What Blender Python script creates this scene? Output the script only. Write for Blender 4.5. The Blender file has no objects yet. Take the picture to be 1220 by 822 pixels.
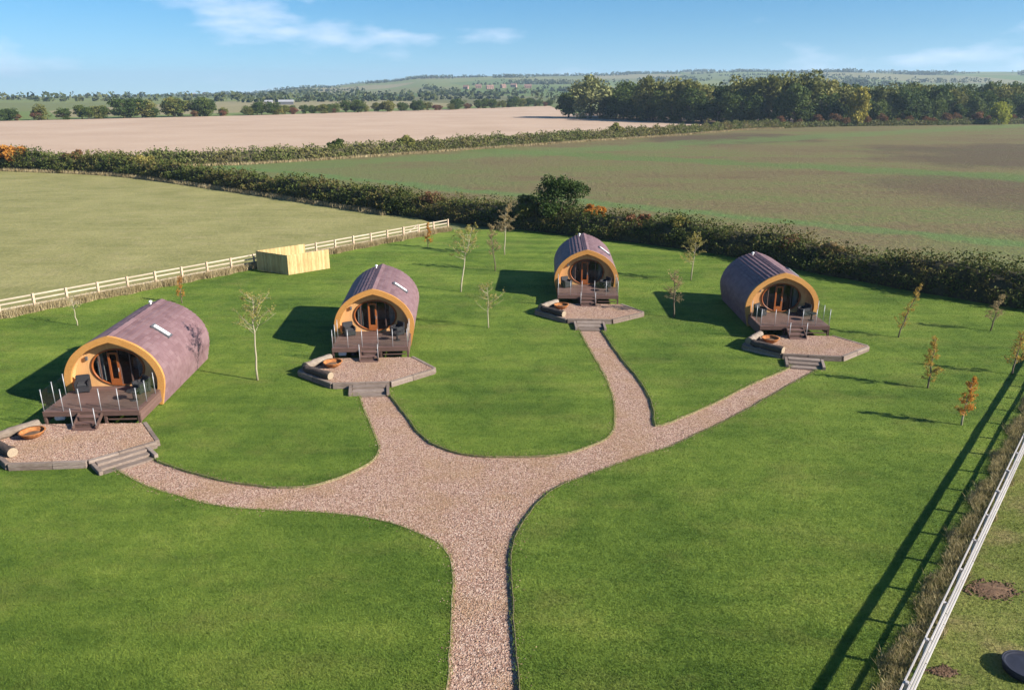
import bpy, bmesh, math, random
import numpy as np
from mathutils import Vector, Matrix, noise
R = math.radians
scene = bpy.context.scene
C = scene.collection

# ------------------------------------------------------------------ camera, sky, sun, exposure
cam_d = bpy.data.cameras.new('camera'); cam = bpy.data.objects.new('camera', cam_d); C.objects.link(cam)
cam.location = (0, 0, 14.0); cam.rotation_euler = (R(90 - 18.4), 0, 0)
cam_d.sensor_width = 36.0; cam_d.lens = 36.0 * 922 / 1220
cam_d.clip_start = 0.5; cam_d.clip_end = 30000
scene.camera = cam
SUN_EL, SHADOW = R(27.5), Vector((-0.934, 0.358, 0)).normalized()
world = bpy.data.worlds.new('World'); scene.world = world; world.use_nodes = True
wn = world.node_tree; wn.nodes.clear()
def wnode(t, **k):
    n = wn.nodes.new(t)
    for a, b in k.items(): setattr(n, a, b)
    return n
sky = wnode('ShaderNodeTexSky', sky_type='NISHITA', sun_disc=False, sun_elevation=SUN_EL,
            sun_rotation=math.atan2(-SHADOW.x, -SHADOW.y), altitude=300, air_density=1.0, dust_density=0.1, ozone_density=3.0)
bg = wnode('ShaderNodeBackground'); bg.inputs['Strength'].default_value = 0.058
wout = wnode('ShaderNodeOutputWorld')
tc = wnode('ShaderNodeTexCoord')
mp = wnode('ShaderNodeMapping'); mp.inputs['Scale'].default_value = (1.0, 1.0, 3.4); mp.inputs['Location'].default_value = (1.7, 0.0, 0.2)
nz = wnode('ShaderNodeTexNoise'); nz.inputs['Scale'].default_value = 4.5; nz.inputs['Detail'].default_value = 9; nz.inputs['Roughness'].default_value = 0.52
rp = wnode('ShaderNodeValToRGB'); rp.color_ramp.elements[0].position = 0.55; rp.color_ramp.elements[1].position = 0.73
mx = wnode('ShaderNodeMixRGB'); mx.inputs['Color2'].default_value = (8.4, 8.8, 10.2, 1)
ml = wnode('ShaderNodeMath', operation='MULTIPLY'); ml.inputs[1].default_value = 0.8
wn.links.new(tc.outputs['Generated'], mp.inputs[0]); wn.links.new(mp.outputs[0], nz.inputs['Vector'])
wn.links.new(nz.outputs[0], rp.inputs[0]); wn.links.new(rp.outputs[0], ml.inputs[0]); wn.links.new(ml.outputs[0], mx.inputs[0])
# the whole dome is read a little higher than it stands, which keeps the clear blue down to the skyline
vm = wnode('ShaderNodeVectorMath', operation='MULTIPLY_ADD'); vm.inputs[1].default_value = (1, 1, .9); vm.inputs[2].default_value = (0, 0, .068)
wn.links.new(tc.outputs['Generated'], vm.inputs[0]); wn.links.new(vm.outputs[0], sky.inputs['Vector'])
hs = wnode('ShaderNodeHueSaturation'); hs.inputs['Saturation'].default_value = 1.42; wn.links.new(sky.outputs[0], hs.inputs['Color'])
wn.links.new(hs.outputs[0], mx.inputs['Color1']); wn.links.new(mx.outputs[0], bg.inputs['Color'])
wn.links.new(bg.outputs[0], wout.inputs[0])
sd = bpy.data.lights.new('sun', 'SUN'); sun = bpy.data.objects.new('sun', sd); C.objects.link(sun)
sd.energy = 5.0; sd.angle = R(0.53); sd.color = (1.0, 0.93, 0.82)
sun.rotation_euler = Vector((SHADOW.x * math.cos(SUN_EL), SHADOW.y * math.cos(SUN_EL), -math.sin(SUN_EL))).to_track_quat('-Z', 'Y').to_euler()
sun.location = (60, -20, 60)
vs = scene.view_settings
vs.view_transform = 'Standard'; vs.look = 'None'; vs.gamma = 1.0; vs.use_curve_mapping = False; vs.exposure = 1.28

# ------------------------------------------------------------------ helpers
rng = np.random.default_rng(7); rnd = random.Random(11)
class MB:
    def __init__(s): s.v = []; s.f = []
    def add(s, vs, fs):
        o = len(s.v); s.v += [tuple(p) for p in vs]; s.f += [tuple(i + o for i in f) for f in fs]; return s
    def box(s, c, size, rz=0.0, tilt=0.0):
        x, y, z = (q / 2 for q in size); m = Matrix.Rotation(rz, 3, 'Z') @ Matrix.Rotation(tilt, 3, 'X'); c = Vector(c)
        vs = [c + m @ Vector((a * x, b * y, d * z)) for d in (-1, 1) for b in (-1, 1) for a in (-1, 1)]
        return s.add(vs, [(0, 2, 3, 1), (4, 5, 7, 6), (0, 1, 5, 4), (2, 6, 7, 3), (0, 4, 6, 2), (1, 3, 7, 5)])
    def beam(s, p, q, w, h, up=(0, 0, 1)):
        p, q = Vector(p), Vector(q); d = (q - p).normalized(); u = Vector(up); r = d.cross(u)
        if r.length < 1e-4: r = Vector((1, 0, 0))
        r.normalize(); u = r.cross(d).normalized(); r *= w / 2; u *= h / 2
        vs = [e + a * r + b * u for e in (p, q) for b in (-1, 1) for a in (-1, 1)]
        return s.add(vs, [(0, 2, 3, 1), (4, 5, 7, 6), (0, 1, 5, 4), (2, 6, 7, 3), (0, 4, 6, 2), (1, 3, 7, 5)])
    def tube(s, pts, rad, n=6, cap=True):
        pts = [Vector(p) for p in pts]; o = []; last = Vector((0.3, 0.9, 0.1))
        for i, p in enumerate(pts):
            d = (pts[min(i + 1, len(pts) - 1)] - pts[max(i - 1, 0)]).normalized()
            a = d.cross(last if abs(d.dot(last)) < .95 else Vector((1, 0, 0))).normalized(); b = d.cross(a)
            o += [p + rad[i] * (math.cos(2 * math.pi * k / n) * a + math.sin(2 * math.pi * k / n) * b) for k in range(n)]
        fs = [(i * n + k, i * n + (k + 1) % n, (i + 1) * n + (k + 1) % n, (i + 1) * n + k) for i in range(len(pts) - 1) for k in range(n)]
        if cap: fs += [tuple(range(n - 1, -1, -1)), tuple(range((len(pts) - 1) * n, len(pts) * n))]
        return s.add(o, fs)
    def prism(s, poly, z0, z1):
        n = len(poly); vs = [(x, y, z0) for x, y in poly] + [(x, y, z1) for x, y in poly]
        return s.add(vs, [tuple(range(n - 1, -1, -1)), tuple(range(n, 2 * n))] + [(i, (i + 1) % n, n + (i + 1) % n, n + i) for i in range(n)])
    def lathe(s, prof, c=(0, 0, 0), n=20):
        vs = [(c[0] + r * math.cos(2 * math.pi * k / n), c[1] + r * math.sin(2 * math.pi * k / n), c[2] + z) for r, z in prof for k in range(n)]
        return s.add(vs, [(i * n + k, i * n + (k + 1) % n, (i + 1) * n + (k + 1) % n, (i + 1) * n + k) for i in range(len(prof) - 1) for k in range(n)])
    def mesh(s, name, mat=None, smooth=False, bevel=0):
        me = bpy.data.meshes.new(name); me.from_pydata(s.v, [], s.f)
        bm = bmesh.new(); bm.from_mesh(me); bmesh.ops.recalc_face_normals(bm, faces=bm.faces)
        if bevel: bmesh.ops.bevel(bm, geom=list(bm.edges), offset=bevel, segments=2, affect='EDGES', clamp_overlap=True)
        bm.to_mesh(me); bm.free()
        if smooth: me.shade_smooth()
        if mat: me.materials.append(mat)
        return me
    def build(s, name, mat=None, parent=None, smooth=False, bevel=0):
        return put(name, s.mesh(name, mat, smooth, bevel), parent)
def put(name, me, parent=None):
    o = bpy.data.objects.new(name, me); C.objects.link(o); o.parent = parent; return o
def soup(name, V, F, mat, parent=None):
    """many small faces at once: V (n,3), F (m,k) numpy arrays"""
    me = bpy.data.meshes.new(name); k = F.shape[1]
    me.vertices.add(len(V)); me.vertices.foreach_set('co', np.ascontiguousarray(V, dtype=np.float32).ravel())
    me.loops.add(F.size); me.loops.foreach_set('vertex_index', np.ascontiguousarray(F, dtype=np.int32).ravel())
    me.polygons.add(len(F)); me.polygons.foreach_set('loop_start', np.arange(0, F.size, k, dtype=np.int32))
    me.update(calc_edges=True); me.materials.append(mat)
    return me if parent is False else put(name, me, parent)
def empty(name, loc=(0, 0, 0), rz=0.0):
    o = bpy.data.objects.new(name, None); C.objects.link(o); o.location = loc; o.rotation_euler = (0, 0, rz); o.empty_display_size = .3; return o
def tag(o, label, cat, group=None):
    o['label'] = label; o['category'] = cat
    if group: o['group'] = group
    return o
def kind(o, k): o['kind'] = k; return o
def copy_tree(o, parent=None):
    c = o.copy(); C.objects.link(c); c.parent = parent
    for ch in list(o.children): copy_tree(ch, c)
    return c
def smooth_line(pts, step=0.35):
    P = [Vector((p[0], p[1], 0)) for p in pts]; out = []
    for i in range(len(P) - 1):
        a, b, c, d = P[max(i - 1, 0)], P[i], P[i + 1], P[min(i + 2, len(P) - 1)]
        n = max(1, int((c - b).length / step))
        for k in range(n):
            t = k / n
            q = .5 * ((2 * b) + (c - a) * t + (2 * a - 5 * b + 4 * c - d) * t * t + (3 * b - a - 3 * c + d) * t ** 3)
            out.append((q.x, q.y))
    out.append((P[-1].x, P[-1].y)); return out
def wobble(line, a=.05):
    return [(x + a * noise.noise((x * 1.3, y * 1.3, 2.)) + a * .5 * noise.noise((x * 4, y * 4, 7.)), y + a * noise.noise((x * 1.3, y * 1.3, 5.))) for x, y in line]
def inside(poly, X, Y):
    r = np.zeros(len(X), bool); n = len(poly)
    for i in range(n):
        x0, y0 = poly[i]; x1, y1 = poly[(i + 1) % n]
        if y0 == y1: continue
        c = ((y0 > Y) != (y1 > Y)) & (X < (x1 - x0) * (Y - y0) / (y1 - y0) + x0); r ^= c
    return r

# ------------------------------------------------------------------ materials
class Mat:
    def __init__(s, name, rough=0.8, spec=0.3):
        s.m = bpy.data.materials.new(name); s.m.use_nodes = True; s.t = s.m.node_tree
        s.b = s.t.nodes['Principled BSDF']; s.b.inputs['Roughness'].default_value = rough; s.b.inputs['Specular IOR Level'].default_value = spec
        s.co = None
    def n(s, t, **k):
        n = s.t.nodes.new(t)
        for a, b in k.items(): setattr(n, a, b)
        return n
    def l(s, a, b): s.t.links.new(a, b)
    def coord(s, kind='Object', scale=(1, 1, 1), rot=0.0):
        tc = s.n('ShaderNodeTexCoord') if kind != 'World' else s.n('ShaderNodeNewGeometry')
        m = s.n('ShaderNodeMapping'); m.inputs['Scale'].default_value = scale; m.inputs['Rotation'].default_value = (0, 0, rot)
        s.l(tc.outputs[kind if kind != 'World' else 'Position'], m.inputs[0]); return m.outputs[0]
    def noise(s, co, scale, detail=4, rough=.55, lo=.3, hi=.7):
        n = s.n('ShaderNodeTexNoise'); n.inputs['Scale'].default_value = scale; n.inputs['Detail'].default_value = detail; n.inputs['Roughness'].default_value = rough
        s.l(co, n.inputs['Vector']); return s.remap(n.outputs[0], lo, hi)
    def remap(s, o, lo, hi, a=0., b=1.):
        r = s.n('ShaderNodeMapRange'); r.inputs[1].default_value = lo; r.inputs[2].default_value = hi; r.inputs[3].default_value = a; r.inputs[4].default_value = b
        s.l(o, r.inputs[0]); return r.outputs[0]
    def ramp(s, f, cols):
        r = s.n('ShaderNodeValToRGB'); e = r.color_ramp.elements
        while len(e) < len(cols): e.new(.5)
        for i, c in enumerate(cols): e[i].position = i / (len(cols) - 1); e[i].color = (*c, 1)
        s.l(f, r.inputs[0]); return r.outputs[0]
    def mix(s, f, a, b, blend='MIX'):
        m = s.n('ShaderNodeMixRGB', blend_type=blend)
        for v, i in ((f, 0), (a, 1), (b, 2)):
            if isinstance(v, (int, float)): m.inputs[i].default_value = v
            elif isinstance(v, tuple): m.inputs[i].default_value = (*v, 1)
            else: s.l(v, m.inputs[i])
        return m.outputs[0]
    def math(s, op, a, b):
        m = s.n('ShaderNodeMath', operation=op)
        for v, i in ((a, 0), (b, 1)):
            if isinstance(v, (int, float)): m.inputs[i].default_value = v
            else: s.l(v, m.inputs[i])
        return m.outputs[0]
    def island(s): return s.n('ShaderNodeNewGeometry').outputs['Random Per Island']
    def objrand(s): return s.n('ShaderNodeObjectInfo').outputs['Random']
    def bump(s, h, dist=.02, strength=.6):
        b = s.n('ShaderNodeBump'); b.inputs['Distance'].default_value = dist; b.inputs['Strength'].default_value = strength
        s.l(h, b.inputs['Height']); s.l(b.outputs[0], s.b.inputs['Normal'])
    def done(s, col=None):
        if isinstance(col, tuple): s.b.inputs['Base Color'].default_value = (*col, 1)
        elif col is not None: s.l(col, s.b.inputs['Base Color'])
        return s.m
def plain(name, col, rough=.6, metal=0., var=.25, scale=6.):
    m = Mat(name, rough); m.b.inputs['Metallic'].default_value = metal
    f = m.noise(m.coord('World'), scale, 4, .6); d = tuple(c * (1 - var) for c in col); u = tuple(min(1, c * (1 + var)) for c in col)
    c = m.mix(f, d, u); m.bump(f, .004, .3); return m.done(c)
def wood(name, cols, rough=.7, grain=(2, 2, 30), per='obj', bumpd=.004, sc=1.0):
    m = Mat(name, rough, .25); g = m.noise(m.coord('Object', grain), 2.0 * sc, 5, .65, .3, .72)
    r = m.objrand() if per == 'obj' else m.island()
    big = m.noise(m.coord('World'), .9, 3)
    f = m.math('ADD', m.math('MULTIPLY', g, .45), m.math('ADD', m.math('MULTIPLY', r, .35), m.math('MULTIPLY', big, .2)))
    c = m.ramp(f, cols); m.bump(g, bumpd, .5); return m.done(c)
def foliage(name, cols, scale=.5, trans=.25, leafvar=.35, tree=True):
    m = Mat(name, .7, .12); co = m.coord('World'); f = m.noise(co, scale, 3, .6, .32, .68)
    f = m.math('ADD', m.math('MULTIPLY', f, 1 - leafvar), m.math('MULTIPLY', m.island(), leafvar))
    c = m.ramp(f, cols)
    if tree:
        hsv = m.n('ShaderNodeHueSaturation'); m.l(c, hsv.inputs['Color'])
        r = m.objrand(); m.l(m.remap(r, 0, 1, .485, .512), hsv.inputs['Hue']); m.l(m.remap(r, 0, 1, 1.2, .8), hsv.inputs['Value']); c = hsv.outputs[0]
    m.done(c); t = m.n('ShaderNodeBsdfTranslucent'); m.l(c, t.inputs[0]); mixs = m.n('ShaderNodeMixShader'); mixs.inputs[0].default_value = trans
    out = m.t.nodes['Material Output']; m.l(m.b.outputs[0], mixs.inputs[1]); m.l(t.outputs[0], mixs.inputs[2]); m.l(mixs.outputs[0], out.inputs[0]); return m.m
def glass(name, tint=(.94, .97, .96), gl=1.0):
    m = Mat(name); t = m.n('ShaderNodeBsdfTransparent'); t.inputs[0].default_value = (*tint, 1); g = m.n('ShaderNodeBsdfGlossy'); g.inputs['Roughness'].default_value = .03
    f = m.n('ShaderNodeLayerWeight'); f.inputs[0].default_value = .5; w = m.math('ADD', m.math('MULTIPLY', m.math('POWER', f.outputs['Facing'], 4.), .6), .03 * gl); mx = m.n('ShaderNodeMixShader'); m.l(w, mx.inputs[0]); m.l(t.outputs[0], mx.inputs[1]); m.l(g.outputs[0], mx.inputs[2])
    m.l(mx.outputs[0], m.t.nodes['Material Output'].inputs[0]); return m.m

def lawn_mat(name, cols, dry, fine=14., dryamt=.5, blade=False):
    """patchy grass: broad patches, mower streaks, clumps; the blades share the patches of the turf below them"""
    m = Mat(name, .85, .12); co = m.coord('World')
    a = m.noise(co, .16, 5, .62, .34, .66); b = m.noise(co, 1.1, 5, .65, .3, .7); st = m.noise(m.coord('World', (.16, 1.3, 1), -.5), .62, 4, .6, .32, .68)
    c = m.island() if blade else m.noise(co, fine, 4, .7, .28, .72)
    f = m.math('ADD', m.math('ADD', m.math('MULTIPLY', a, .32), m.math('MULTIPLY', st, .22)), m.math('ADD', m.math('MULTIPLY', b, .20), m.math('MULTIPLY', c, .26)))
    col = m.ramp(m.remap(f, .14, .86), cols); d = m.noise(m.coord('World', (1, 1.7, 1), .5), .3, 6, .7, .5, .72)
    d2 = m.noise(co, 4.5, 3, .75, .5, .72); col = m.mix(m.math('MULTIPLY', d, dryamt), col, dry); col = m.mix(m.math('MULTIPLY', d2, .5), col, cols[0])
    m.done(col)
    if blade:
        t = m.n('ShaderNodeBsdfTranslucent'); m.l(col, t.inputs[0]); ms = m.n('ShaderNodeMixShader'); ms.inputs[0].default_value = .35
        m.l(m.b.outputs[0], ms.inputs[1]); m.l(t.outputs[0], ms.inputs[2]); m.l(ms.outputs[0], m.t.nodes['Material Output'].inputs[0])
    else: m.bump(m.math('ADD', c, m.math('MULTIPLY', b, .8)), .05, .7)
    return m.m
M = {}
LG = [(.038, .073, .012), (.082, .136, .02), (.14, .2, .031), (.215, .258, .05)]
M['lawn'] = lawn_mat('lawn_turf', LG, (.19, .19, .05), 14., .5)
M['blade'] = lawn_mat('lawn_blades', [(r * 1.15, g * 1.12, b * 1.1) for r, g, b in LG], (.215, .215, .055), 14., .5, True)
PG = [(.07, .095, .018), (.12, .145, .03), (.17, .18, .045), (.22, .21, .07)]
M['paddock'] = lawn_mat('paddock_turf', PG, (.25, .185, .09), 10., .8)
M['padblade'] = lawn_mat('paddock_blades', PG, (.27, .21, .11), 10., .8, True)
M['meadow'] = lawn_mat('meadow_turf', [(.15, .15, .05), (.20, .19, .07), (.25, .23, .09), (.29, .265, .11)], (.30, .25, .125), 2.6, .6)
M['dry'] = foliage('dry_grass', [(.17, .13, .06), (.33, .26, .14), (.46, .39, .24)], .8, .2, .55, False)
M['verge'] = foliage('verge_grass', [(.09, .10, .028), (.27, .22, .10), (.46, .39, .22)], 2.2, .2, .55, False)

m = Mat('gravel_bed', .9, .2); co = m.coord('World'); v = m.n('ShaderNodeTexVoronoi'); v.inputs['Scale'].default_value = 20; m.l(co, v.inputs['Vector'])
sep = m.n('ShaderNodeSeparateColor'); m.l(v.outputs['Color'], sep.inputs[0])
col = m.ramp(sep.outputs[0], [(.10, .058, .042), (.27, .16, .118), (.36, .24, .178), (.47, .355, .28), (.24, .12, .08)])
col = m.mix(m.math('MULTIPLY', m.noise(co, .5, 5, .65, .42, .66), .5), col, (.26, .16, .075), 'MIX')
m.bump(v.outputs['Distance'], .03, .8); M['gravel'] = m.done(col)
m = Mat('gravel_stone', .8, .3); col = m.ramp(m.island(), [(.10, .06, .042), (.28, .165, .122), (.365, .24, .185), (.18, .105, .07), (.27, .15, .11), (.46, .34, .275), (.355, .235, .13)])
col = m.mix(m.math('MULTIPLY', m.noise(m.coord('World'), .5, 5, .65, .46, .7), .45), col, (.30, .185, .09)); M['stone'] = m.done(col)

m = Mat('roof_shingle', .68, .35); col = m.ramp(m.island(), [(.135, .076, .08), (.155, .09, .095), (.17, .102, .107), (.19, .118, .122)])
col = m.mix(m.math('MULTIPLY', m.noise(m.coord('Object'), 1.1, 5, .6, .4, .7), .5), col, (.175, .1, .108)); g = m.noise(m.coord('Object'), 60, 2); m.bump(g, .004, .5); M['shingle'] = m.done(col)
M['felt'] = plain('roof_underlay', (.07, .05, .055), .9)
M['cedar'] = wood('cedar', [(.27, .11, .028), (.42, .195, .05), (.53, .28, .09)], .6, (7, 2, 7), 'obj')
M['larch'] = wood('larch_boards', [(.40, .19, .065), (.56, .31, .13), (.64, .39, .19)], .55, (10, 10, .7), 'obj', .006)
M['redwood'] = wood('door_wood', [(.15, .042, .014), (.25, .075, .02), (.33, .115, .032)], .4, (14, 14, 2))
M['deck'] = wood('deck_board', [(.075, .04, .032), (.13, .075, .062), (.19, .12, .10)], .7, (1.2, 14, 8))
M['deckdark'] = wood('deck_frame', [(.05, .028, .022), (.085, .05, .04), (.12, .075, .06)], .75, (2, 12, 8))
M['sleeper'] = wood('sleeper', [(.085, .06, .048), (.19, .145, .118), (.33, .27, .23)], .85, (2, 9, 9), 'obj', .01)
M['log'] = wood('log_bark', [(.08, .06, .045), (.19, .15, .118), (.33, .28, .225)], .9, (2, 6, 6), 'obj', .03)
M['darklog'] = wood('dark_log_bark', [(.03, .022, .018), (.075, .055, .045), (.14, .11, .09)], .9, (2, 6, 6), 'obj', .03)
M['logend'] = plain('log_end', (.27, .21, .145), .85, 0, .2, 25)
M['rail'] = wood('rail_cream', [(.25, .205, .15), (.36, .305, .23), (.46, .405, .32)], .75, (1.5, 12, 12), 'obj')
M['post'] = wood('post_wood', [(.34, .24, .16), (.48, .35, .25), (.58, .45, .34)], .8, (8, 8, 1.5), 'obj')
M['greyrail'] = wood('rail_grey', [(.27, .25, .235), (.38, .355, .34), (.48, .455, .44)], .75, (1.5, 12, 12), 'obj')
M['pine'] = wood('new_pine', [(.22, .14, .055), (.41, .295, .13), (.56, .45, .25)], .7, (10, 10, 1.2), 'obj')
M['edging'] = wood('edging_board', [(.17, .13, .075), (.25, .2, .115), (.33, .275, .165)], .8, (3, 3, 6), 'obj')
M['steel'] = plain('brushed_steel', (.34, .34, .35), .45, .3, .08)
M['rust'] = plain('rusted_steel', (.32, .125, .04), .85, .1, .45, 9)
M['rattan'] = plain('dark_rattan', (.022, .021, .024), .7, 0, .4, 40)
M['cushion'] = plain('grey_cushion', (.04, .04, .043), .9, 0, .15)
M['frame'] = plain('grey_frame', (.12, .12, .13), .5, .3)
M['skyglint'] = plain('pale_sky_glint', (.82, .82, .8), .7, 0, .05)
M['white'] = plain('white_plastic', (.75, .75, .73), .5, 0, .08)
M['rubber'] = plain('black_rubber', (.018, .02, .032), .6, 0, .3)
M['soil'] = plain('bare_soil', (.115, .068, .04), .95, 0, .45, 5)
M['glass'] = glass('clear_glass'); M['dglass'] = glass('window_glass', (.4, .44, .45), 1.3)
M['room'] = plain('room_lining', (.42, .33, .25), .8)
M['linen'] = plain('bed_linen', (.6, .58, .56), .9)
M['bark'] = wood('bark', [(.07, .05, .035), (.13, .10, .07), (.2, .16, .12)], .9, (6, 6, 2), 'obj', .02)
M['palebark'] = wood('pale_bark', [(.20, .17, .11), (.31, .27, .185), (.42, .38, .28)], .8, (8, 8, 3), 'obj', .01)
M['hedgecore'] = plain('hedge_core', (.045, .04, .02), .95, 0, .5, 2)

# ------------------------------------------------------------------ the ground
def prof(t):   # far skyline height against the sideways direction x / y
    K = [(-9, 10), (-.9, -20), (-.66, -30), (-.5, -26), (-.33, -8), (-.24, 20), (-.16, 36), (-.1, 54), (0, 60), (.1, 62), (.24, 70), (.38, 70), (.55, 64), (.7, 60), (1.2, 60), (9, 20)]
    for (a, b), (c, d) in zip(K, K[1:]):
        if a <= t <= c: u = (t - a) / (c - a); u = u * u * (3 - 2 * u); return b + (d - b) * u
    return 15
def hill(x, y):
    r = math.hypot(x, y)
    if r < 680: return 0.
    t = max(-9, min(9, x / y)) if y > 1 else (9 if x > 0 else -9)
    s = min(1, (r - 680) / 2900); s = s * s * (3 - 2 * s); h = prof(t) * s
    if y > 0: h += 7 * min(1, (r - 680) / 900) * noise.noise((x / 520, y / 640, 1.3)) + 5 * s * noise.noise((x / 210, y / 330, 4.1))
    if r > 3600: h -= (r - 3600) * .05
    return h
rr = list(np.linspace(0, 640, 5)) + list(np.linspace(690, 3700, 62)) + [4200, 5200, 7000]
aa = [R(a) for a in list(np.arange(-48, 48.1, .8)) + list(np.arange(56, 312, 8))]
b = MB(); vsx = []
for r_ in rr:
    for a in aa:
        x, y = r_ * math.sin(a), r_ * math.cos(a); vsx.append((x, y, -.14 + hill(x, y)))
na = len(aa)
b.add(vsx, [(i * na + k, (i + 1) * na + k, (i + 1) * na + (k + 1) % na, i * na + (k + 1) % na) for i in range(len(rr) - 1) for k in range(na)])
m = Mat('far_fields', .95, .05); co = m.coord('World', (1 / 210, 1 / 420, .001), .35); v = m.n('ShaderNodeTexVoronoi'); v.inputs['Scale'].default_value = 1.; m.l(co, v.inputs['Vector'])
sep = m.n('ShaderNodeSeparateColor'); m.l(v.outputs['Color'], sep.inputs[0])
col = m.ramp(sep.outputs[0], [(.075, .11, .035), (.115, .16, .05), (.16, .18, .065), (.25, .21, .12), (.09, .13, .04), (.16, .12, .08)])
col = m.mix(m.math('MULTIPLY', m.noise(m.coord('World'), .02, 5, .6), .4), col, (.14, .15, .06)); M['far'] = m.done(col)
kind(b.build('ground', M['far'], None, True), 'structure')

# paths: lawn edges traced on the ground (metres)
EA = [(-1.6, 5), (-1.6, 10), (-1.62, 15.3), (-1.65, 16.8), (-1.74, 18.8), (-1.8, 19.9), (-1.98, 21.0), (-2.25, 21.55), (-2.76, 22.08), (-3.69, 22.74), (-4.93, 23.3), (-6.11, 23.6), (-7.6, 23.75), (-9.12, 23.9), (-10.3, 24.1), (-11.66, 24.62), (-13.52, 25.54), (-15.2, 26.75), (-15.75, 27.2)]
EC = [(-14.9, 28.3), (-14.33, 27.87), (-13.48, 27.29), (-11.45, 26.26), (-9.68, 25.67), (-8.06, 25.48), (-7.19, 25.74), (-6.65, 26.13), (-5.97, 26.87), (-5.5, 27.8), (-5.46, 28.71), (-5.85, 30.0), (-6.57, 32.04), (-7.5, 34.8), (-7.65, 35.3)]
ED = [(-6.15, 35.3), (-6.0, 34.87), (-4.88, 32.37), (-4.04, 30.42), (-3.31, 29.22), (-2.46, 28.5), (-1.55, 28.1), (-.24, 28.0), (1.1, 28.05), (2.22, 28.3), (3.16, 28.9), (3.95, 29.72), (4.34, 30.59), (4.64, 32.37), (4.78, 34.71), (4.69, 37.55), (4.34, 41.34), (4.05, 44.9), (4.05, 46.0)]
EE = [(5.5, 46), (5.5, 44.9), (5.92, 40.38), (6.42, 36.75), (6.58, 34.35), (6.45, 32.37), (6.28, 31.0), (7.05, 31.39), (9.43, 33.5), (12.2, 36.22), (14.7, 38.4), (15.05, 39.1)]
EB = [(.25, 5), (.22, 10), (.19, 15.3), (.11, 16.8), (.05, 18.8), (0, 19.9), (0, 21.2), (.22, 22.5), (.8, 24.05), (1.61, 25.4), (2.71, 26.3), (3.85, 27.1), (5.29, 28.1), (6.57, 28.94), (7.87, 30.05), (10.25, 32.23), (12.51, 34.5), (15.9, 37.95), (16.35, 38.7)]
SA, SC, SD, SE, SB = (smooth_line(e) for e in (EA, EC, ED, EE, EB))
SE = smooth_line(EE[:7]) + smooth_line(EE[6:])[1:]
SA, SB, SC, SD, SE = (wobble(e) for e in (SA, SB, SC, SD, SE))
FR0, FRD = Vector((8.85, 14.15, 0)), Vector((.64, .768, 0)).normalized()      # right fence
FL0, FL1 = Vector((-46, 31.9, 0)), Vector((-6.6, 79.6, 0))                     # left fence
LAWN = [(-75, 5)] + SA + SC + SD + SE + SB[::-1] + [(1.2, 5), (36, 46.8), (29, 57), (20, 68), (3, 80), (-6.6, 80), (-46, 32.2), (-68, 5.5)]
PATH = SA + SC + SD + SE + SB[::-1]
def sheet(name, poly, z, mat, k='structure'):
    bm = bmesh.new(); f = bm.faces.new([bm.verts.new((x, y, z)) for x, y in poly]); bm.normal_update()
    if f.normal.z < 0: f.normal_flip()
    bmesh.ops.triangulate(bm, faces=[f]); me = bpy.data.meshes.new(name); bm.to_mesh(me); bm.free(); me.materials.append(mat)
    return kind(put(name, me), k)
sheet('lawn', LAWN, 0, M['lawn'])
sheet('gravel_path', [(-16.5, 5), (17.5, 5), (17.5, 39.2), (8, 45.6), (3, 46), (-9, 36), (-16.5, 28.6)], -.075, M['gravel'])
sheet('paddock', [(1.2, 5), (75, 5), (75, 46.8), (36, 46.8)], -.004, M['paddock'])
sheet('meadow', [(-68, 5.5), (-46, 32.2), (-6.6, 80), (-12, 90), (-37, 111), (-64, 132), (-92, 142), (-260, 170), (-260, 5)], -.002, M['meadow'])
# sown field, stubble field
m = Mat('sown_field', .95, .1); co = m.coord('World')
s1 = m.noise(m.coord('World', (.35, 1.4, 1), -.62), .06, 6, .66, .4, .62); s2 = m.noise(m.coord('World', (.3, 3, 1), -.62), .5, 5, .7, .3, .7); s3 = m.noise(co, .8, 5, .8, .36, .64)
f = m.math('ADD', m.math('MULTIPLY', s1, .42), m.math('ADD', m.math('MULTIPLY', s2, .2), m.math('MULTIPLY', s3, .38)))
col = m.ramp(f, [(.085, .06, .036), (.148, .112, .058), (.16, .14, .062), (.135, .152, .052), (.105, .155, .046)])
SOWN_COL = col; SOWN = m
# greener tramline band and a headland beside the far hedge, drilled as strips with ragged edges
def band(p, q, w, ragged=2.5):
    p, q = Vector(p), Vector(q); d = (q - p).normalized(); g = m.n('ShaderNodeNewGeometry'); dp = m.n('ShaderNodeVectorMath', operation='DOT_PRODUCT'); nn = Vector((-d.y, d.x, 0)); dp.inputs[1].default_value = nn
    m.l(g.outputs['Position'], dp.inputs[0]); o = m.math('SUBTRACT', dp.outputs['Value'], p.dot(nn))
    o = m.math('ADD', o, m.math('MULTIPLY', m.math('SUBTRACT', m.noise(co, .12, 5, .7), .5), ragged * 2)); o = m.math('ABSOLUTE', o, 0.)
    return m.remap(o, w * .5 - ragged * .4, w * .5 + ragged * .6, 1, 0)
def patch(c, r_):
    g = m.n('ShaderNodeNewGeometry'); dv = m.n('ShaderNodeVectorMath', operation='DISTANCE'); dv.inputs[1].default_value = c; m.l(g.outputs['Position'], dv.inputs[0])
    o = m.math('ADD', dv.outputs['Value'], m.math('MULTIPLY', m.math('SUBTRACT', m.noise(co, .035, 5, .65), .5), r_ * 1.3)); return m.remap(o, r_ * .6, r_ * 1.15, 1, 0)
DARK = (.085, .06, .042)
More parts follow.
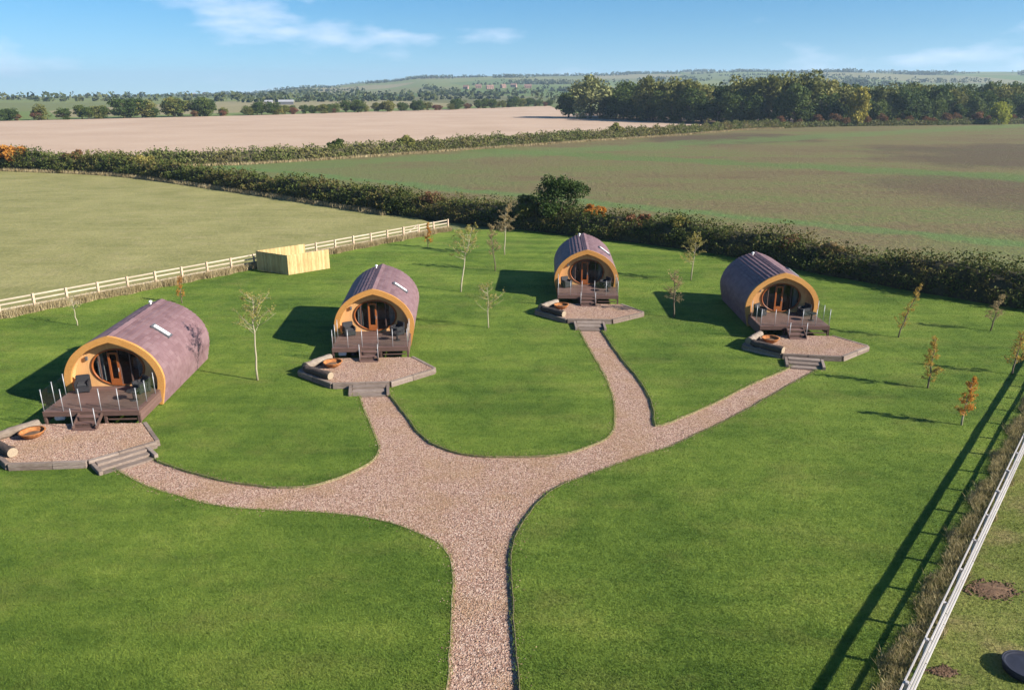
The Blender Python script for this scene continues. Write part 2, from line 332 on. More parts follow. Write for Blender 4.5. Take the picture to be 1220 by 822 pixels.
col = m.mix(m.math('MULTIPLY', patch((66, 232, 0), 26), .75), col, DARK); col = m.mix(m.math('MULTIPLY', patch((112, 172, 0), 36), .7), col, DARK); col = m.mix(m.math('MULTIPLY', patch((72, 118, 0), 22), .5), col, DARK)
col = m.mix(m.math('MULTIPLY', patch((-28, 132, 0), 26), .5), col, (.13, .165, .055)); col = m.mix(m.math('MULTIPLY', patch((46, 66, 0), 13), .5), col, (.13, .165, .05))
col = m.mix(m.math('MULTIPLY', band((21, 169, 0), (84, 128.5, 0), 10, 4), .75), col, (.10, .165, .045))
col = m.mix(m.math('MULTIPLY', band((-22, 163, 0), (18, 190, 0), 13, 7), .7), col, (.12, .18, .055))
col = m.mix(m.math('MULTIPLY', band((-41, 138, 0), (3.4, 105, 0), 3, 2), .6), col, (.09, .19, .05))
sp = m.noise(co, 2.2, 3, .8, .35, .65); col = m.mix(m.math('MULTIPLY', sp, .3), col, DARK)
m.bump(s3, .15, .8); M['sown'] = m.done(col)
HEDGE1 = [(-150, 158), (-120, 152), (-91, 142), (-64.5, 132.5), (-37, 111.5), (-13, 91), (2, 81), (19.5, 68.2), (27.3, 58.5), (35.5, 50.5), (48, 42.5), (66, 33)]
HEDGE2 = [(-82, 139), (-68, 148.5), (-50.5, 154.5), (-21, 181), (21, 221.5), (52, 250), (78.5, 279), (96, 290)]
sheet('sown_field', [p for p in HEDGE1[3:]] + [(330, 10), (420, 330), (206, 326), (123, 304), (96, 290)] + HEDGE2[::-1][1:7], -.003, M['sown'])
m = Mat('stubble', .95, .1); co = m.coord('World'); a_ = m.noise(m.coord('World', (.06, 2.2, 1), -.7), .3, 5, .65, .3, .7); b_ = m.noise(co, .03, 4, .6, .3, .7); c_ = m.noise(co, 1.1, 3, .7)
f = m.math('ADD', m.math('MULTIPLY', a_, .35), m.math('ADD', m.math('MULTIPLY', b_, .4), m.math('MULTIPLY', c_, .25)))
M['stubble'] = m.done(m.ramp(f, [(.31, .215, .15), (.40, .29, .21), (.47, .36, .27)]))
sheet('stubble_field', [(-92, 142.5), (-82, 139.5), (-68, 149)] + HEDGE2[2:] + [(75, 320), (40, 380), (32, 450), (30, 640), (-136, 424), (-225, 350), (-420, 300), (-420, 190), (-120, 152.5)], -.001, M['stubble'])
M['litter'] = plain('leaf_litter', (.13, .085, .05), .95, 0, .4, .4)
sheet('woodland_floor', [(96, 291), (123, 305), (206, 327), (420, 331), (420, 520), (60, 520), (33, 450), (41, 380), (76, 320)], -.002, M['litter'])

# path edging boards, one run for each lawn edge
def ribbon(line, name, label, side=1):
    b = MB(); n = len(line); out = []
    for i in range(n):
        p = Vector((*line[i], 0)); d = (Vector((*line[min(i + 1, n - 1)], 0)) - Vector((*line[max(i - 1, 0)], 0))).normalized(); nn = Vector((-d.y, d.x, 0)) * .02 * side
        out += [p + Vector((0, 0, -.09)), p + Vector((0, 0, .016)), p + nn + Vector((0, 0, .016)), p + nn + Vector((0, 0, -.09))]
    b.add(out, [(i * 4 + k, i * 4 + (k + 1) % 4, (i + 1) * 4 + (k + 1) % 4, (i + 1) * 4 + k) for i in range(n - 1) for k in range(4)] + [(0, 1, 2, 3), (4 * n - 1, 4 * n - 2, 4 * n - 3, 4 * n - 4)])
    return tag(b.build(name, M['edging'], None), label, 'edging', 'timber boards edging the gravel path')
ribbon(SA, 'path_edging', 'timber edging of path along the wide lawn below the skylit pod', -1)
ribbon(SB, 'path_edging', 'timber edging of path along the lawn that runs to the grey fence', 1)
ribbon(SC, 'path_edging', 'timber edging around lawn tongue between the branch-shadowed pod and its neighbour', -1)
ribbon(SD, 'path_edging', 'curved timber edging around the bowl-shaped middle lawn', -1)
ribbon(SE, 'path_edging', 'pointed timber edging around the lawn wedge inside the path fork', -1)

# ------------------------------------------------------------------ loose stones, grass blades
def stones(name, X, Y, Z, smin, smax, parent=None, mat='stone'):
    n = len(X); s = rng.uniform(smin, smax, n); base = np.array([(1, 0, 0), (-.3, .8, 0), (-.8, -.1, 0), (.1, -.8, 0), (0.05, .1, .75)])
    a = rng.uniform(0, 6.28, n); V = base[None] * (1 + rng.uniform(-.35, .35, (n, 5, 3))); V = V * s[:, None, None]
    x = V[:, :, 0] * np.cos(a)[:, None] - V[:, :, 1] * np.sin(a)[:, None]; y = V[:, :, 0] * np.sin(a)[:, None] + V[:, :, 1] * np.cos(a)[:, None]
    P = np.stack([x + X[:, None], y + Y[:, None], V[:, :, 2] + Z], 2).reshape(-1, 3)
    F = (np.array([(0, 1, 4), (1, 2, 4), (2, 3, 4), (3, 0, 4)])[None] + (np.arange(n) * 5)[:, None, None]).reshape(-1, 3)
    return soup(name, P, F, M[mat], parent)
X = rng.uniform(-16, 16.5, 520000); Y = rng.uniform(13, 45.5, 520000); k_ = inside(PATH, X, Y) & (rng.uniform(0, 1, len(X)) < np.clip(26 / Y, .4, 1)); X, Y = X[k_], Y[k_]
kind(stones('path_gravel', X, Y, -.08, .016, .042), 'stuff')
e_ = [p for l in (SA, SB, SC, SD, SE) for p in l if p[1] > 13]; q_ = rng.integers(0, len(e_), 2600); ex = np.array([e_[k][0] for k in q_]) + rng.normal(0, .16, 2600); ey = np.array([e_[k][1] for k in q_]) + rng.normal(0, .16, 2600); k_ = inside(LAWN, ex, ey)
kind(stones('stray_gravel', ex[k_], ey[k_], .005, .014, .03), 'stuff')
def blades(name, X, Y, Z, h, w, mat, parent=None, lean=.6):
    n = len(X); a = rng.uniform(0, 6.28, n); hh = h * rng.uniform(.5, 1.3, n); ww = w * rng.uniform(.6, 1.3, n); la = rng.uniform(0, 6.28, n); ll = hh * rng.uniform(0, lean, n)
    dx, dy = np.cos(a) * ww * .5, np.sin(a) * ww * .5; Z = np.zeros(n) + Z
    P = np.stack([np.stack([X - dx, Y - dy, Z], 1), np.stack([X + dx, Y + dy, Z], 1), np.stack([X + np.cos(la) * ll, Y + np.sin(la) * ll, Z + hh], 1)], 1).reshape(-1, 3)
    return soup(name, P, np.arange(3 * n).reshape(-1, 3), mat, parent)
N = 1600000; Y = 12.5 + 56 * rng.uniform(0, 1, N) ** 1.5; X = rng.uniform(-1, 1, N) * (Y * .72 + 3.5); k_ = inside(LAWN, X, Y); X, Y = X[k_], Y[k_]
kind(blades('lawn_grass', X, Y, -.005, .05, .018, M['blade'], None, 1.1), 'stuff')
# ragged fringe of longer grass where the lawn meets the edging
fx, fy = [], []
for line in (SA, SB, SC, SD, SE):
    for (x0, y0), (x1, y1) in zip(line, line[1:]):
        n = int(math.hypot(x1 - x0, y1 - y0) * 190); t = rng.uniform(0, 1, n); fx.append(x0 + (x1 - x0) * t + rng.normal(0, .055, n)); fy.append(y0 + (y1 - y0) * t + rng.normal(0, .05, n))
fx, fy = np.concatenate(fx), np.concatenate(fy); k_ = fy > 12
kind(blades('edge_grass', fx[k_], fy[k_], -.015, .065, .02, M['blade'], None, 1.1), 'stuff')
# dry verge under both fences, long grass at the hedge foot
def strip(p, d, length, w0, w1, dens):
    n = int(length * (w1 - w0) * dens); t = rng.uniform(0, length, n); s = rng.uniform(0, 1, n) ** 1.0 * (w1 - w0) + w0; s = s + .12 * np.sin(t * 1.7) + .08 * np.sin(t * 4.1); nn = Vector((-d.y, d.x, 0))
    return p.x + d.x * t + nn.x * s, p.y + d.y * t + nn.y * s
p0 = FR0 - FRD * 6
X, Y = strip(p0, FRD, 46, .02, .78, 900); kind(blades('dry_verge', X, Y, 0, .22, .022, M['verge'], None, 1.3), 'stuff')
X, Y = strip(p0, FRD, 46, -7.6, -.05, 300); kind(blades('paddock_tufts', X, Y, 0, .06, .02, M['padblade'], None, 1.2), 'stuff')
d = (FL1 - FL0).normalized(); X, Y = strip(FL0, d, (FL1 - FL0).length, -.6, .4, 1000); kind(blades('fence_foot_grass', X, Y, 0, .48, .035, M['dry'], None, .5), 'stuff')

# ------------------------------------------------------------------ pods
PR = [(0, 3.34), (.3, 3.265), (.62, 3.155), (.92, 3.02), (1.22, 2.85), (1.69, 2.45), (2.02, 1.95), (2.17, 1.45), (2.16, 1.0), (2.07, .55), (1.96, .05)]
def profile(off=0., zmin=-1.):
    """right half of the arch, apex to ground, as fine points (x, z, nx, nz, arclength)"""
    L = smooth_line([(x, z) for x, z in PR], .03); out = []; s = 0
    for i, (x, z) in enumerate(L):
        a, c = L[max(i - 1, 0)], L[min(i + 1, len(L) - 1)]; dx, dz = c[0] - a[0], c[1] - a[1]; ln = math.hypot(dx, dz); nx, nz = -dz / ln, dx / ln
        if i: s += math.hypot(x - L[i - 1][0], z - L[i - 1][1])
        out.append((x, z, nx, nz, s))
    return out
PF = profile(); ARC = PF[-1][4]; PS = [p[4] for p in PF]
def at_arc(s, off=0.):
    s = max(0, min(ARC, s)); i = min(int(np.searchsorted(PS, s)), len(PF) - 1); i = max(i, 1); p, q = PF[i - 1], PF[i]; u = (s - p[4]) / max(1e-6, q[4] - p[4])
    x, z, nx, nz = (p[k] + (q[k] - p[k]) * u for k in range(4))
    return x - nx * off * -1 if False else x + abs(nx) * off * (1 if x >= 0 else -1), z + (-nz if nz < 0 else nz) * 0 + (off * (abs(nz) if z > 1.45 else -abs(nz)))
YA, YW, YB, ZD, ZT = 2.57, 2.98, 8.92, .81, .27
INN = .25
def inner(n=56, off=INN):
    pts = []
    for k in range(n + 1):
        s = ARC * abs(2 * k / n - 1); x, z = at_arc(s, -off); sg = -1 if k < n / 2 else 1
        pts.append((max(0, x) * sg, z))
    return pts
def build_pod():
    root = empty('glamping_pod')
    # shell under the shingles and back wall
    S = [at_arc(ARC * k / 24) for k in range(25)]; O = [(-x, z) for x, z in S[::-1]] + S[1:]
    b = MB(); n = len(O); b.add([(x, y, z) for y in (YA, YB) for x, z in O], [(i, i + 1, n + i + 1, n + i) for i in range(n - 1)]); b.build('shell', M['felt'], root, True)
    b = MB(); b.add([(x, YB - .01, z) for x, z in O], [tuple(range(n))]); b.build('back_wall', M['larch'], root)
    # lapped shingle courses, both slopes
    b = MB(); expo = .235; nc = int(ARC / expo); r = random.Random(5)
    for sg in (-1, 1):
        for c in range(nc + 1):
            s0, s1 = c * expo - .01, min(ARC, (c + 1) * expo + .015); y = YA + .02 - r.uniform(0, .3); lift = 0.04
            while y < YB:
                w = .34; y0, y1 = max(YA + .02, y + .004), min(YB + .02, y + w - .004)
                if y1 - y0 > .04:
                    t = lift + r.uniform(-.003, .004); e = s1 + r.uniform(-.008, .008); A, B = at_arc(s0, .006), at_arc((s0 + e) / 2, .006 + t * .55); D, Eo = at_arc(e, .005 + t), at_arc(e, .001)
                    vs_ = [(sg * q[0], yy, q[1]) for yy in (y0, y1) for q in (A, B, D, Eo)]
                    b.add(vs_, [(0, 1, 5, 4), (1, 2, 6, 5), (2, 3, 7, 6), (0, 3, 2, 1), (4, 5, 6, 7)])
                y += w
    kind(b.build('roof_shingles', M['shingle'], root), 'stuff')
    b = MB()
    for k in range(19):
        y0 = YA + .02 + k * .335; y1 = min(YB + .02, y0 + .35); zz = 3.34 + .055 + .012 * (k % 2)
        b.add([(-.17, y0, zz - .055), (0, y0, zz + .012), (.17, y0, zz - .055), (-.17, y1, zz - .045), (0, y1, zz + .022), (.17, y1, zz - .045), (-.17, y0, zz - .09), (.17, y0, zz - .09), (-.17, y1, zz - .09), (.17, y1, zz - .09)],
              [(0, 1, 4, 3), (1, 2, 5, 4), (6, 0, 3, 8), (2, 7, 9, 5), (6, 7, 2, 1, 0), (8, 3, 4, 5, 9)])
    b.build('ridge_cap', M['shingle'], root)
    # timber arch round the porch mouth, and lining of the porch
    IN = inner(); OU = [((1 if k > 28 else -1) * at_arc(ARC * abs(2 * k / 56 - 1), .05)[0], at_arc(ARC * abs(2 * k / 56 - 1), .05)[1]) for k in range(57)]
    b = MB(); n = 57; yf, yb = YA - .1, YA + .05
    b.add([(x, yf, z) for x, z in OU] + [(x, yf, z) for x, z in IN] + [(x, yb, z) for x, z in OU] + [(x, yb, z) for x, z in IN],
          [(i, i + 1, n + i + 1, n + i) for i in range(n - 1)] + [(2 * n + i, 3 * n + i, 3 * n + i + 1, 2 * n + i + 1) for i in range(n - 1)] +
          [(i, 2 * n + i, 2 * n + i + 1, i + 1) for i in range(n - 1)] + [(n + i, n + i + 1, 3 * n + i + 1, 3 * n + i) for i in range(n - 1)])
    b.build('arch_trim', M['cedar'], root)
    b = MB(); r = random.Random(3); IN2 = inner(56, INN - .03)
    for i in range(56):      # lining boards running front to back
        (x0, z0), (x1, z1) = IN2[i], IN2[i + 1]
        if max(z0, z1) < ZD: continue
        o = r.uniform(0, .004); cx, cz = (x0 + x1) / 2, (z0 + z1) / 2 - 1.6; ln = math.hypot(cx, cz); ux, uz = -cx / ln * (.008 + o), -cz / ln * (.008 + o); g = .04
        xa, za, xb, zb = x0 + (x1 - x0) * g, z0 + (z1 - z0) * g, x1 - (x1 - x0) * g, z1 - (z1 - z0) * g
        b.add([(xa + ux, yb, za + uz), (xb + ux, yb, zb + uz), (xb + ux, YW + .05, zb + uz), (xa + ux, YW + .05, za + uz), (xa, yb, za), (xb, yb, zb), (xb, YW + .05, zb), (xa, YW + .05, za)], [(0, 1, 2, 3), (0, 3, 7, 4), (1, 5, 6, 2), (0, 4, 5, 1)])
    b.build('porch_lining', M['larch'], root)
    b = MB(); b.add([(x, y, z) for y in (YA, YW + .06) for x, z in IN2], [(i, i + 1, 57 + i + 1, 57 + i) for i in range(56)]); b.build('porch_backing', M['felt'], root)
    # front wall with the oval opening
    cx, cz, ax, az = 0.03, ZD + .92, 1.17, .88; n = 72; b = MB(); wall = []
    PL = [(x, z) for x, z in inner(120, INN - .02) if z > ZD]
    PL = [(PL[0][0], ZD)] + PL + [(PL[-1][0], ZD)]
    def hit(a):
        dx, dz = math.cos(a), math.sin(a); best = 9
        for (x0, z0), (x1, z1) in zip(PL, PL[1:] + PL[:1]):
            ex, ez = x1 - x0, z1 - z0; det = dx * ez - dz * ex
            if abs(det) < 1e-9: continue
            t = ((x0 - cx) * ez - (z0 - cz) * ex) / det; u = ((x0 - cx) * dz - (z0 - cz) * dx) / det
            if t > 0 and -1e-6 <= u <= 1.000001: best = min(best, t)
        return cx + dx * best, cz + dz * best
    ell = [(cx + ax * math.cos(2 * math.pi * k / n), cz + az * math.sin(2 * math.pi * k / n)) for k in range(n)]
    out = [hit(math.atan2(ez - cz, ex - cx)) for ex, ez in ell]
    b.add([(x, YW, z) for x, z in out] + [(x, YW, z) for x, z in ell], [(i, (i + 1) % n, n + (i + 1) % n, n + i) for i in range(n)]); w = b.build('front_wall', M['larch'], root)
    b = MB()      # oval frame
    for k in range(n):
        pass
    rings = []
    for yy, s_ in ((YW - .04, 1.045), (YW - .04, .965), (YW + .08, .965), (YW + .08, 1.045)):
        rings += [(cx + ax * s_ * math.cos(2 * math.pi * k / n), yy, cz + az * (s_ if math.sin(2 * math.pi * k / n) > 0 else min(s_, 1.02)) * math.sin(2 * math.pi * k / n)) for k in range(n)]
    b.add(rings, [(j * n + i, j * n + (i + 1) % n, ((j + 1) % 4) * n + (i + 1) % n, ((j + 1) % 4) * n + i) for j in range(4) for i in range(n)]); fr = b.build('oval_frame', M['redwood'], root, True)
    b = MB(); b.add([(cx + (x - cx) * .97, YW + .02, cz + (z - cz) * .97) for x, z in ell], [tuple(range(n))]); b.build('window_pane', M['dglass'], fr)
    def half(x): return az * math.sqrt(max(0, 1 - ((x - cx) / ax) ** 2))
    for x in (-.78, -.36, .12, .62):     # mullions
        h = half(x) * .95; MB().box((x, YW, cz), (.06, .07, 2 * h)).build('mullion', M['deckdark'], fr)
    dr = MB()
    for x in (-.31, .07): dr.box((x, YW - .03, cz - .06), (.09, .05, 1.56))
    dr.box((-.12, YW - .03, cz + .69), (.29, .05, .1)); dr.box((-.12, YW - .03, cz - .7), (.29, .05, .32)); do = dr.build('door', M['redwood'], root)
    MB().box((.07, YW - .075, cz - .1), (.02, .04, .18)).build('door_handle', M['steel'], do)
    # room behind the glass
    b = MB(); b.add([(-1.9, YW + .1, ZD), (1.9, YW + .1, ZD), (1.9, 7.5, ZD), (-1.9, 7.5, ZD)], [(0, 1, 2, 3)]); b.add([(-2.1, 7.5, ZD), (2.1, 7.5, ZD), (1.9, 7.5, 2.2), (.6, 7.5, 3.1), (-.6, 7.5, 3.1), (-1.9, 7.5, 2.2)], [(0, 1, 2, 3, 4, 5)]); b.build('room', M['room'], root)
    MB().box((.45, 6.2, ZD + .3), (1.5, 2, .55)).build('bed', M['linen'], root, False, .06)
    nw = 14
    for sx, wd in ((-1.0, .3), (.82, .3)):
        b = MB(); pts = [(sx + wd * k / nw, YW + .2 + .03 * math.sin(k * 1.9)) for k in range(nw + 1)]; o = [(x, y, z) for z in (ZD + .05, ZD + 1.75) for x, y in pts]; b.add(o, [(i, i + 1, nw + 1 + i + 1, nw + 1 + i) for i in range(nw)])
        b.build('curtain', M['linen'], root)
    MB().box((-1.3, YW - .06, 2.2), (.1, .1, .18)).build('wall_lamp', M['frame'], root, False, .01)
    # deck: each board, rim, posts, flanks
    bm_ = MB().box((0, 0, 0), (4.06, .136, .03)).mesh('board', M['deck']); bin_ = MB().box((0, 0, 0), (3.62, .136, .03)).mesh('board', M['deck']); y = .07
    while y < YW - .05:
        o = put('deck_board', bm_ if y < YA - .16 else bin_, root); o.location = (0, y, ZD - .015); y += .142
    dk = MB(); dk.box((0, .02, ZD - .13), (4.05, .045, .19)); dk.build('rim_beam', M['deckdark'], root)
    for sg in (-1, 1):
        for k in range(3): MB().box((sg * 2.01, 1.22, ZT + .06 + k * .165), (.03, 2.4, .155)).build('side_board', M['deck'], root)
        for x in (.56, 1.98): MB().box((sg * x, .07, ZT + .15), (.1, .1, .5)).build('deck_post', M['deckdark'], root)
    MB().box((1.27, .05, ZT + .13), (1.2, .025, .06)).build('brace_board', M['deckdark'], root)
    # steps up to the deck
    for k in range(3):
        z = ZT + .18 * (k + .0) + .16; MB().box((-.02, -.28 * (2 - k) - .12, z - .18 + .03 + .0), (.98, .3, .045)).build('tread', M['deck'], root)
        MB().box((-.02, -.28 * (2 - k) + .02, z - .1), (.94, .02, .16)).build('riser', M['deckdark'], root)
    for sg in (-1, 1): MB().beam((-.02 + sg * .48, -.72, ZT + .04), (-.02 + sg * .48, 0, ZD - .12), .04, .18).build('stringer', M['deckdark'], root)
    # balustrade
    PX = [(-1.98, .06), (-1.17, .06), (-.42, .06), (.42, .06), (1.2, .06), (1.98, .06), (-1.98, .98), (1.98, .98), (-1.98, 1.95), (1.98, 1.95)]
    for x, y in PX:
        ps = MB().tube([(x, y, ZD), (x, y, ZD + .98)], [.017, .017], 8).build('rail_post', M['steel'], root, True); MB().box((x, y, ZD + .995), (.045, .045, .02)).build('post_cap', M['steel'], ps)
    for x in (-.5, .46): MB().tube([(x, -.66, ZT), (x, -.66, ZT + .95)], [.017, .017], 8).build('rail_post', M['steel'], root, True)
    for a, c in ((0, 1), (1, 2), (3, 4), (4, 5), (0, 6), (5, 7), (6, 8), (7, 9)):
        p, q = Vector((*PX[a], 0)), Vector((*PX[c], 0)); d_ = (q - p).normalized(); p, q = p + d_ * .05, q - d_ * .05
        MB().beam(p + Vector((0, 0, ZD + .5)), q + Vector((0, 0, ZD + .5)), .012, .8).build('glass_panel', M['glass'], root)
    # roof light and flue
    ang = math.atan2(at_arc(1.0)[1] - at_arc(1.9)[1], at_arc(1.9)[0] - at_arc(1.0)[0]); q = at_arc(1.45, .05)
    sk = MB(); sk.box((0, 0, 0), (1.0, .42, .09)); so = sk.build('roof_window', M['frame'], root); so.location = (q[0], 5.1, q[1]); so.rotation_euler = (0, ang, 0)
    so2 = MB().box((0, 0, .052), (.8, .24, .02)).build('roof_window_sky_glint', M['skyglint'], so)  # pale strip in place of the pane, sky reflection put into its colour
    v_ = MB().tube([(-.34, 8.3, 3.1), (-.34, 8.3, 3.42)], [.04, .04], 10).build('flue', M['white'], root, True); MB().lathe([(0, .1), (.09, .06), (.09, 0), (0, 0)], (-.34, 8.3, 3.4), 12).build('flue_cap', M['white'], v_, True)
    return root
PODS = [(-18.1, 30.65, 2.65), (-7.58, 39.2, 3.9), (5.08, 50.1, -2.6), (16.48, 43.1, -.6)]
PODL = ['barrel-shaped wooden pod with purple-brown shingle roof crossed by a branch shadow',
        'barrel-shaped wooden pod straight beyond the short path beside the slender pale-trunked tree',
        'barrel-shaped wooden pod standing nearest the leafy round bush in the hedge',
        'barrel-shaped wooden pod at the end of the straight path, its left flank all in shade']
pod0 = build_pod()
for i, (x, y, a) in enumerate(PODS):
    o = pod0 if i == 0 else copy_tree(pod0)
    o.location = (x, y, 0); o.rotation_euler = (0, 0, R(a)); tag(o, PODL[i], 'cabin', 'glamping pods')
NAMEP = ['pod with branch-shadowed roof', 'pod beyond the slender tree', 'pod nearest the round bush', 'pod ending the straight path']

# ------------------------------------------------------------------ terraces in front of the pods
STEP = [((1.62, -3.5), (3.0, -2.25)), ((-.5, -3.75), (1.1, -3.75)), ((-.9, -3.78), (.65, -3.78)), ((-1.5, -3.5), (.1, -3.85))]
STEPDIR = [(.67, -.74), (.1, -1), (0.05, -1), (-.25, -.97)]
TD = [.33, .34, .46, .42]
def terrace(i):
    x, y, a = PODS[i]; root = empty('gravel_terrace', (x, y, 0), R(a)); P = [(-2.12, -.02), (-3.4, -1.85), (-1.45, -3.72), (1.3, -3.72), (3.42, -1.98), (2.15, -.1)]
    if i == 0: P[3] = (1.45, -3.62)
    if i == 3: P[2] = (-1.75, -3.3)
    r = random.Random(20 + i); IN = [(px * .985, py * .985 - .03) for px, py in P]
    b = MB(); b.prism(IN, -.02, ZT + .0); b.build('gravel_bed', M['gravel'], root)
    X = rng.uniform(-3.4, 3.4, 15000); Y = rng.uniform(-3.8, 0, 15000); k_ = inside(IN, X, Y); kind(stones('gravel', X[k_], Y[k_], ZT - .005, .018, .04, root), 'stuff')
    for (p, q) in zip(P, P[1:]):
        p, q = Vector((*p, 0)), Vector((*q, 0)); L = (q - p).length; d_ = (q - p) / L; n = Vector((d_.y, -d_.x, 0)) * -1; n = Vector((d_.y, -d_.x, 0))
        cuts = [0, .5 + r.uniform(-.08, .08), 1] if L > 2.2 else [0, 1]
        for lv in range(2):
            for c0, c1 in zip(cuts, cuts[1:]):
                e = .006; A, B = p + d_ * (L * c0 + e), p + d_ * (L * c1 - e); j = Vector((n.x, n.y, 0)) * (r.uniform(-.012, .012) + .08 - .012 * lv)
                MB().beam(A + j + Vector((0, 0, .07 + .148 * lv)), B + j + Vector((0, 0, .07 + .148 * lv + r.uniform(-.006, .006))), .17, .142).build('sleeper', M['sleeper'], root, False, .012)
    p, q = (Vector((*e, 0)) for e in STEP[i]); sd_ = Vector((*STEPDIR[i], 0)).normalized(); off = sd_ * .16
    for k in range(3):
        zt = [.19, .1, .012][k]; c0, c1 = p + off + sd_ * (TD[i] * k + .12), q + off + sd_ * (TD[i] * k + .12)
        MB().beam(c0 + Vector((0, 0, zt - .06)), c1 + Vector((0, 0, zt - .06)), TD[i] - .02, .13).build('step', M['sleeper'], root, False, .012)
    for e, sg in ((p, -1), (q, 1)):
        dd = (q - p).normalized() * sg * .1; MB().beam(e + dd + sd_ * .16 + Vector((0, 0, .1)), e + dd + sd_ * (TD[i] * 3 + .1) + Vector((0, 0, .06)), .15, .2).build('step_cheek', M['sleeper'], root, False, .012)
    tag(root, 'raised gravel terrace edged with sleepers before the ' + NAMEP[i], 'terrace', 'gravel terraces before the pods'); return root
for i in range(4): terrace(i)
def place(o, i, lx, ly, z, rz, label, cat, group):
    x, y, a = PODS[i]; a = R(a); o.location = (x + lx * math.cos(a) - ly * math.sin(a), y + lx * math.sin(a) + ly * math.cos(a), z); o.rotation_euler = (0, 0, a + rz); return tag(o, label, cat, group)
def make_fire():
    t = empty('fire_pit'); MB().lathe([(.16, .0), (.3, .05), (.42, .16), (.47, .27), (.49, .28), (.47, .24), (.4, .15), (.25, .09), (0, .08)], n=28).build('bowl', M['rust'], t, True)
    MB().lathe([(.46, .265), (.51, .28), (.51, .295), (.45, .29)], n=28).build('rim', M['rust'], t, True); MB().lathe([(.36, .13), (.2, .17), (0, .16)], n=18).build('ash', M['soil'], t, True); return t
def make_log(seed, L=1.7, rad=.2, bark='log'):
    t = empty('log_bench'); r = random.Random(seed); pts = [(-L / 2 + L * k / 8, .04 * r.uniform(-1, 1), rad * .85 + .01 * r.uniform(-1, 1)) for k in range(9)]; rr_ = [rad * r.uniform(.9, 1.1) for _ in pts]
    MB().tube(pts, rr_, 12, False).build('trunk', M[bark], t, True)
    for e in (0, 8):
        c = Vector(pts[e]); b = MB(); b.tube([c + Vector((-.004, 0, 0)), c + Vector((.004, 0, 0))], [rr_[e] * .97] * 2, 14); b.build('cut_end', M['logend'], t)
    return t
def make_chair():
    t = empty('rattan_armchair'); t.scale = (.88, .88, .9); MB().box((0, 0, .2), (.68, .66, .3)).build('seat_base', M['rattan'], t, False, .03); MB().box((0, .29, .56), (.68, .12, .46), 0, -.12).build('backrest', M['rattan'], t, False, .04)
    for s in (-1, 1): MB().box((s * .31, -.02, .45), (.1, .6, .24)).build('arm', M['rattan'], t, False, .03)
    MB().box((0, -.03, .4), (.5, .5, .1)).build('cushion', M['cushion'], t, False, .035)
    for sx in (-1, 1):
        for sy in (-1, 1): MB().box((sx * .29, sy * .27, .03), (.06, .06, .06)).build('leg', M['rattan'], t)
    return t
def make_table():
    t = empty('side_table'); MB().lathe([(0, .42), (.27, .42), (.28, .45), (.27, .47), (0, .47)], n=24).build('table_top', M['rattan'], t); MB().tube([(0, 0, .02), (0, 0, .44)], [.05, .05], 10).build('pedestal', M['rattan'], t, True); MB().lathe([(0, 0), (.18, 0), (.16, .03), (0, .03)], n=20).build('foot', M['rattan'], t); return t
f0, l0, l1, c0, t0 = make_fire(), make_log(1, 1.75, .2), make_log(2, 1.85, .2, 'darklog'), make_chair(), make_table()
for i in range(4):
    cp = (lambda o: o) if i == 0 else copy_tree
    place(cp(f0), i, -1.8, -1.35, ZT - .01, 0, 'rusty round fire bowl on the terrace of the ' + NAMEP[i], 'fire pit', 'fire bowls on the terraces')
    place(cp(l0), i, -2.62, -1.02, ZT, R(52), 'pale log bench between fire bowl and deck of the ' + NAMEP[i], 'log', 'log benches on the terraces')
    place(cp(l1), i, -2.35, -2.62, ZT, R(-38 - 3 * i), 'dark log bench by the sleeper edge before the ' + NAMEP[i], 'log', 'log benches on the terraces')
    place(cp(c0), i, -1.4, 2.38 - .05 * i, ZD, R(16 + 8 * i), 'dark rattan armchair against the sunny porch side of the ' + NAMEP[i], 'armchair', 'rattan armchairs on the porches')
    o = cp(c0) if i else copy_tree(c0); place(o, i, 1.3, 2.2 + .04 * i, ZD, R(-38 - 10 * i), 'dark rattan armchair on the shaded porch side of the ' + NAMEP[i], 'armchair', 'rattan armchairs on the porches')
    place(cp(t0), i, 1.35, 1.2, ZD, 0, 'small round dark side table on the deck of the ' + NAMEP[i], 'table', 'side tables on the decks')
for i in (0, 1):
    b = empty('storage_tub'); MB().box((0, 0, .13), (.42, .34, .24)).build('body', M['white'], b, False, .04); MB().box((0, 0, .265), (.46, .38, .04)).build('lid', M['white'], b, False, .012)
    place(b, i, -1.55, .45, ZT, R(8), 'white storage tub under the deck of the ' + NAMEP[i], 'tub', 'tubs under the decks')
    b = empty('gas_bottle'); MB().lathe([(0, 0), (.14, .01), (.15, .08), (.15, .28), (.11, .36), (.04, .39), (.04, .43), (0, .43)], n=16).build('body', M['cushion'], b, True); MB().lathe([(.07, .4), (.07, .45), (.055, .45), (.055, .4)], n=12).build('collar', M['white'], b, True)
    place(b, i, -.95, .4, ZT, 0, 'small grey gas bottle under the deck of the ' + NAMEP[i], 'gas bottle', 'gas bottles under the decks')

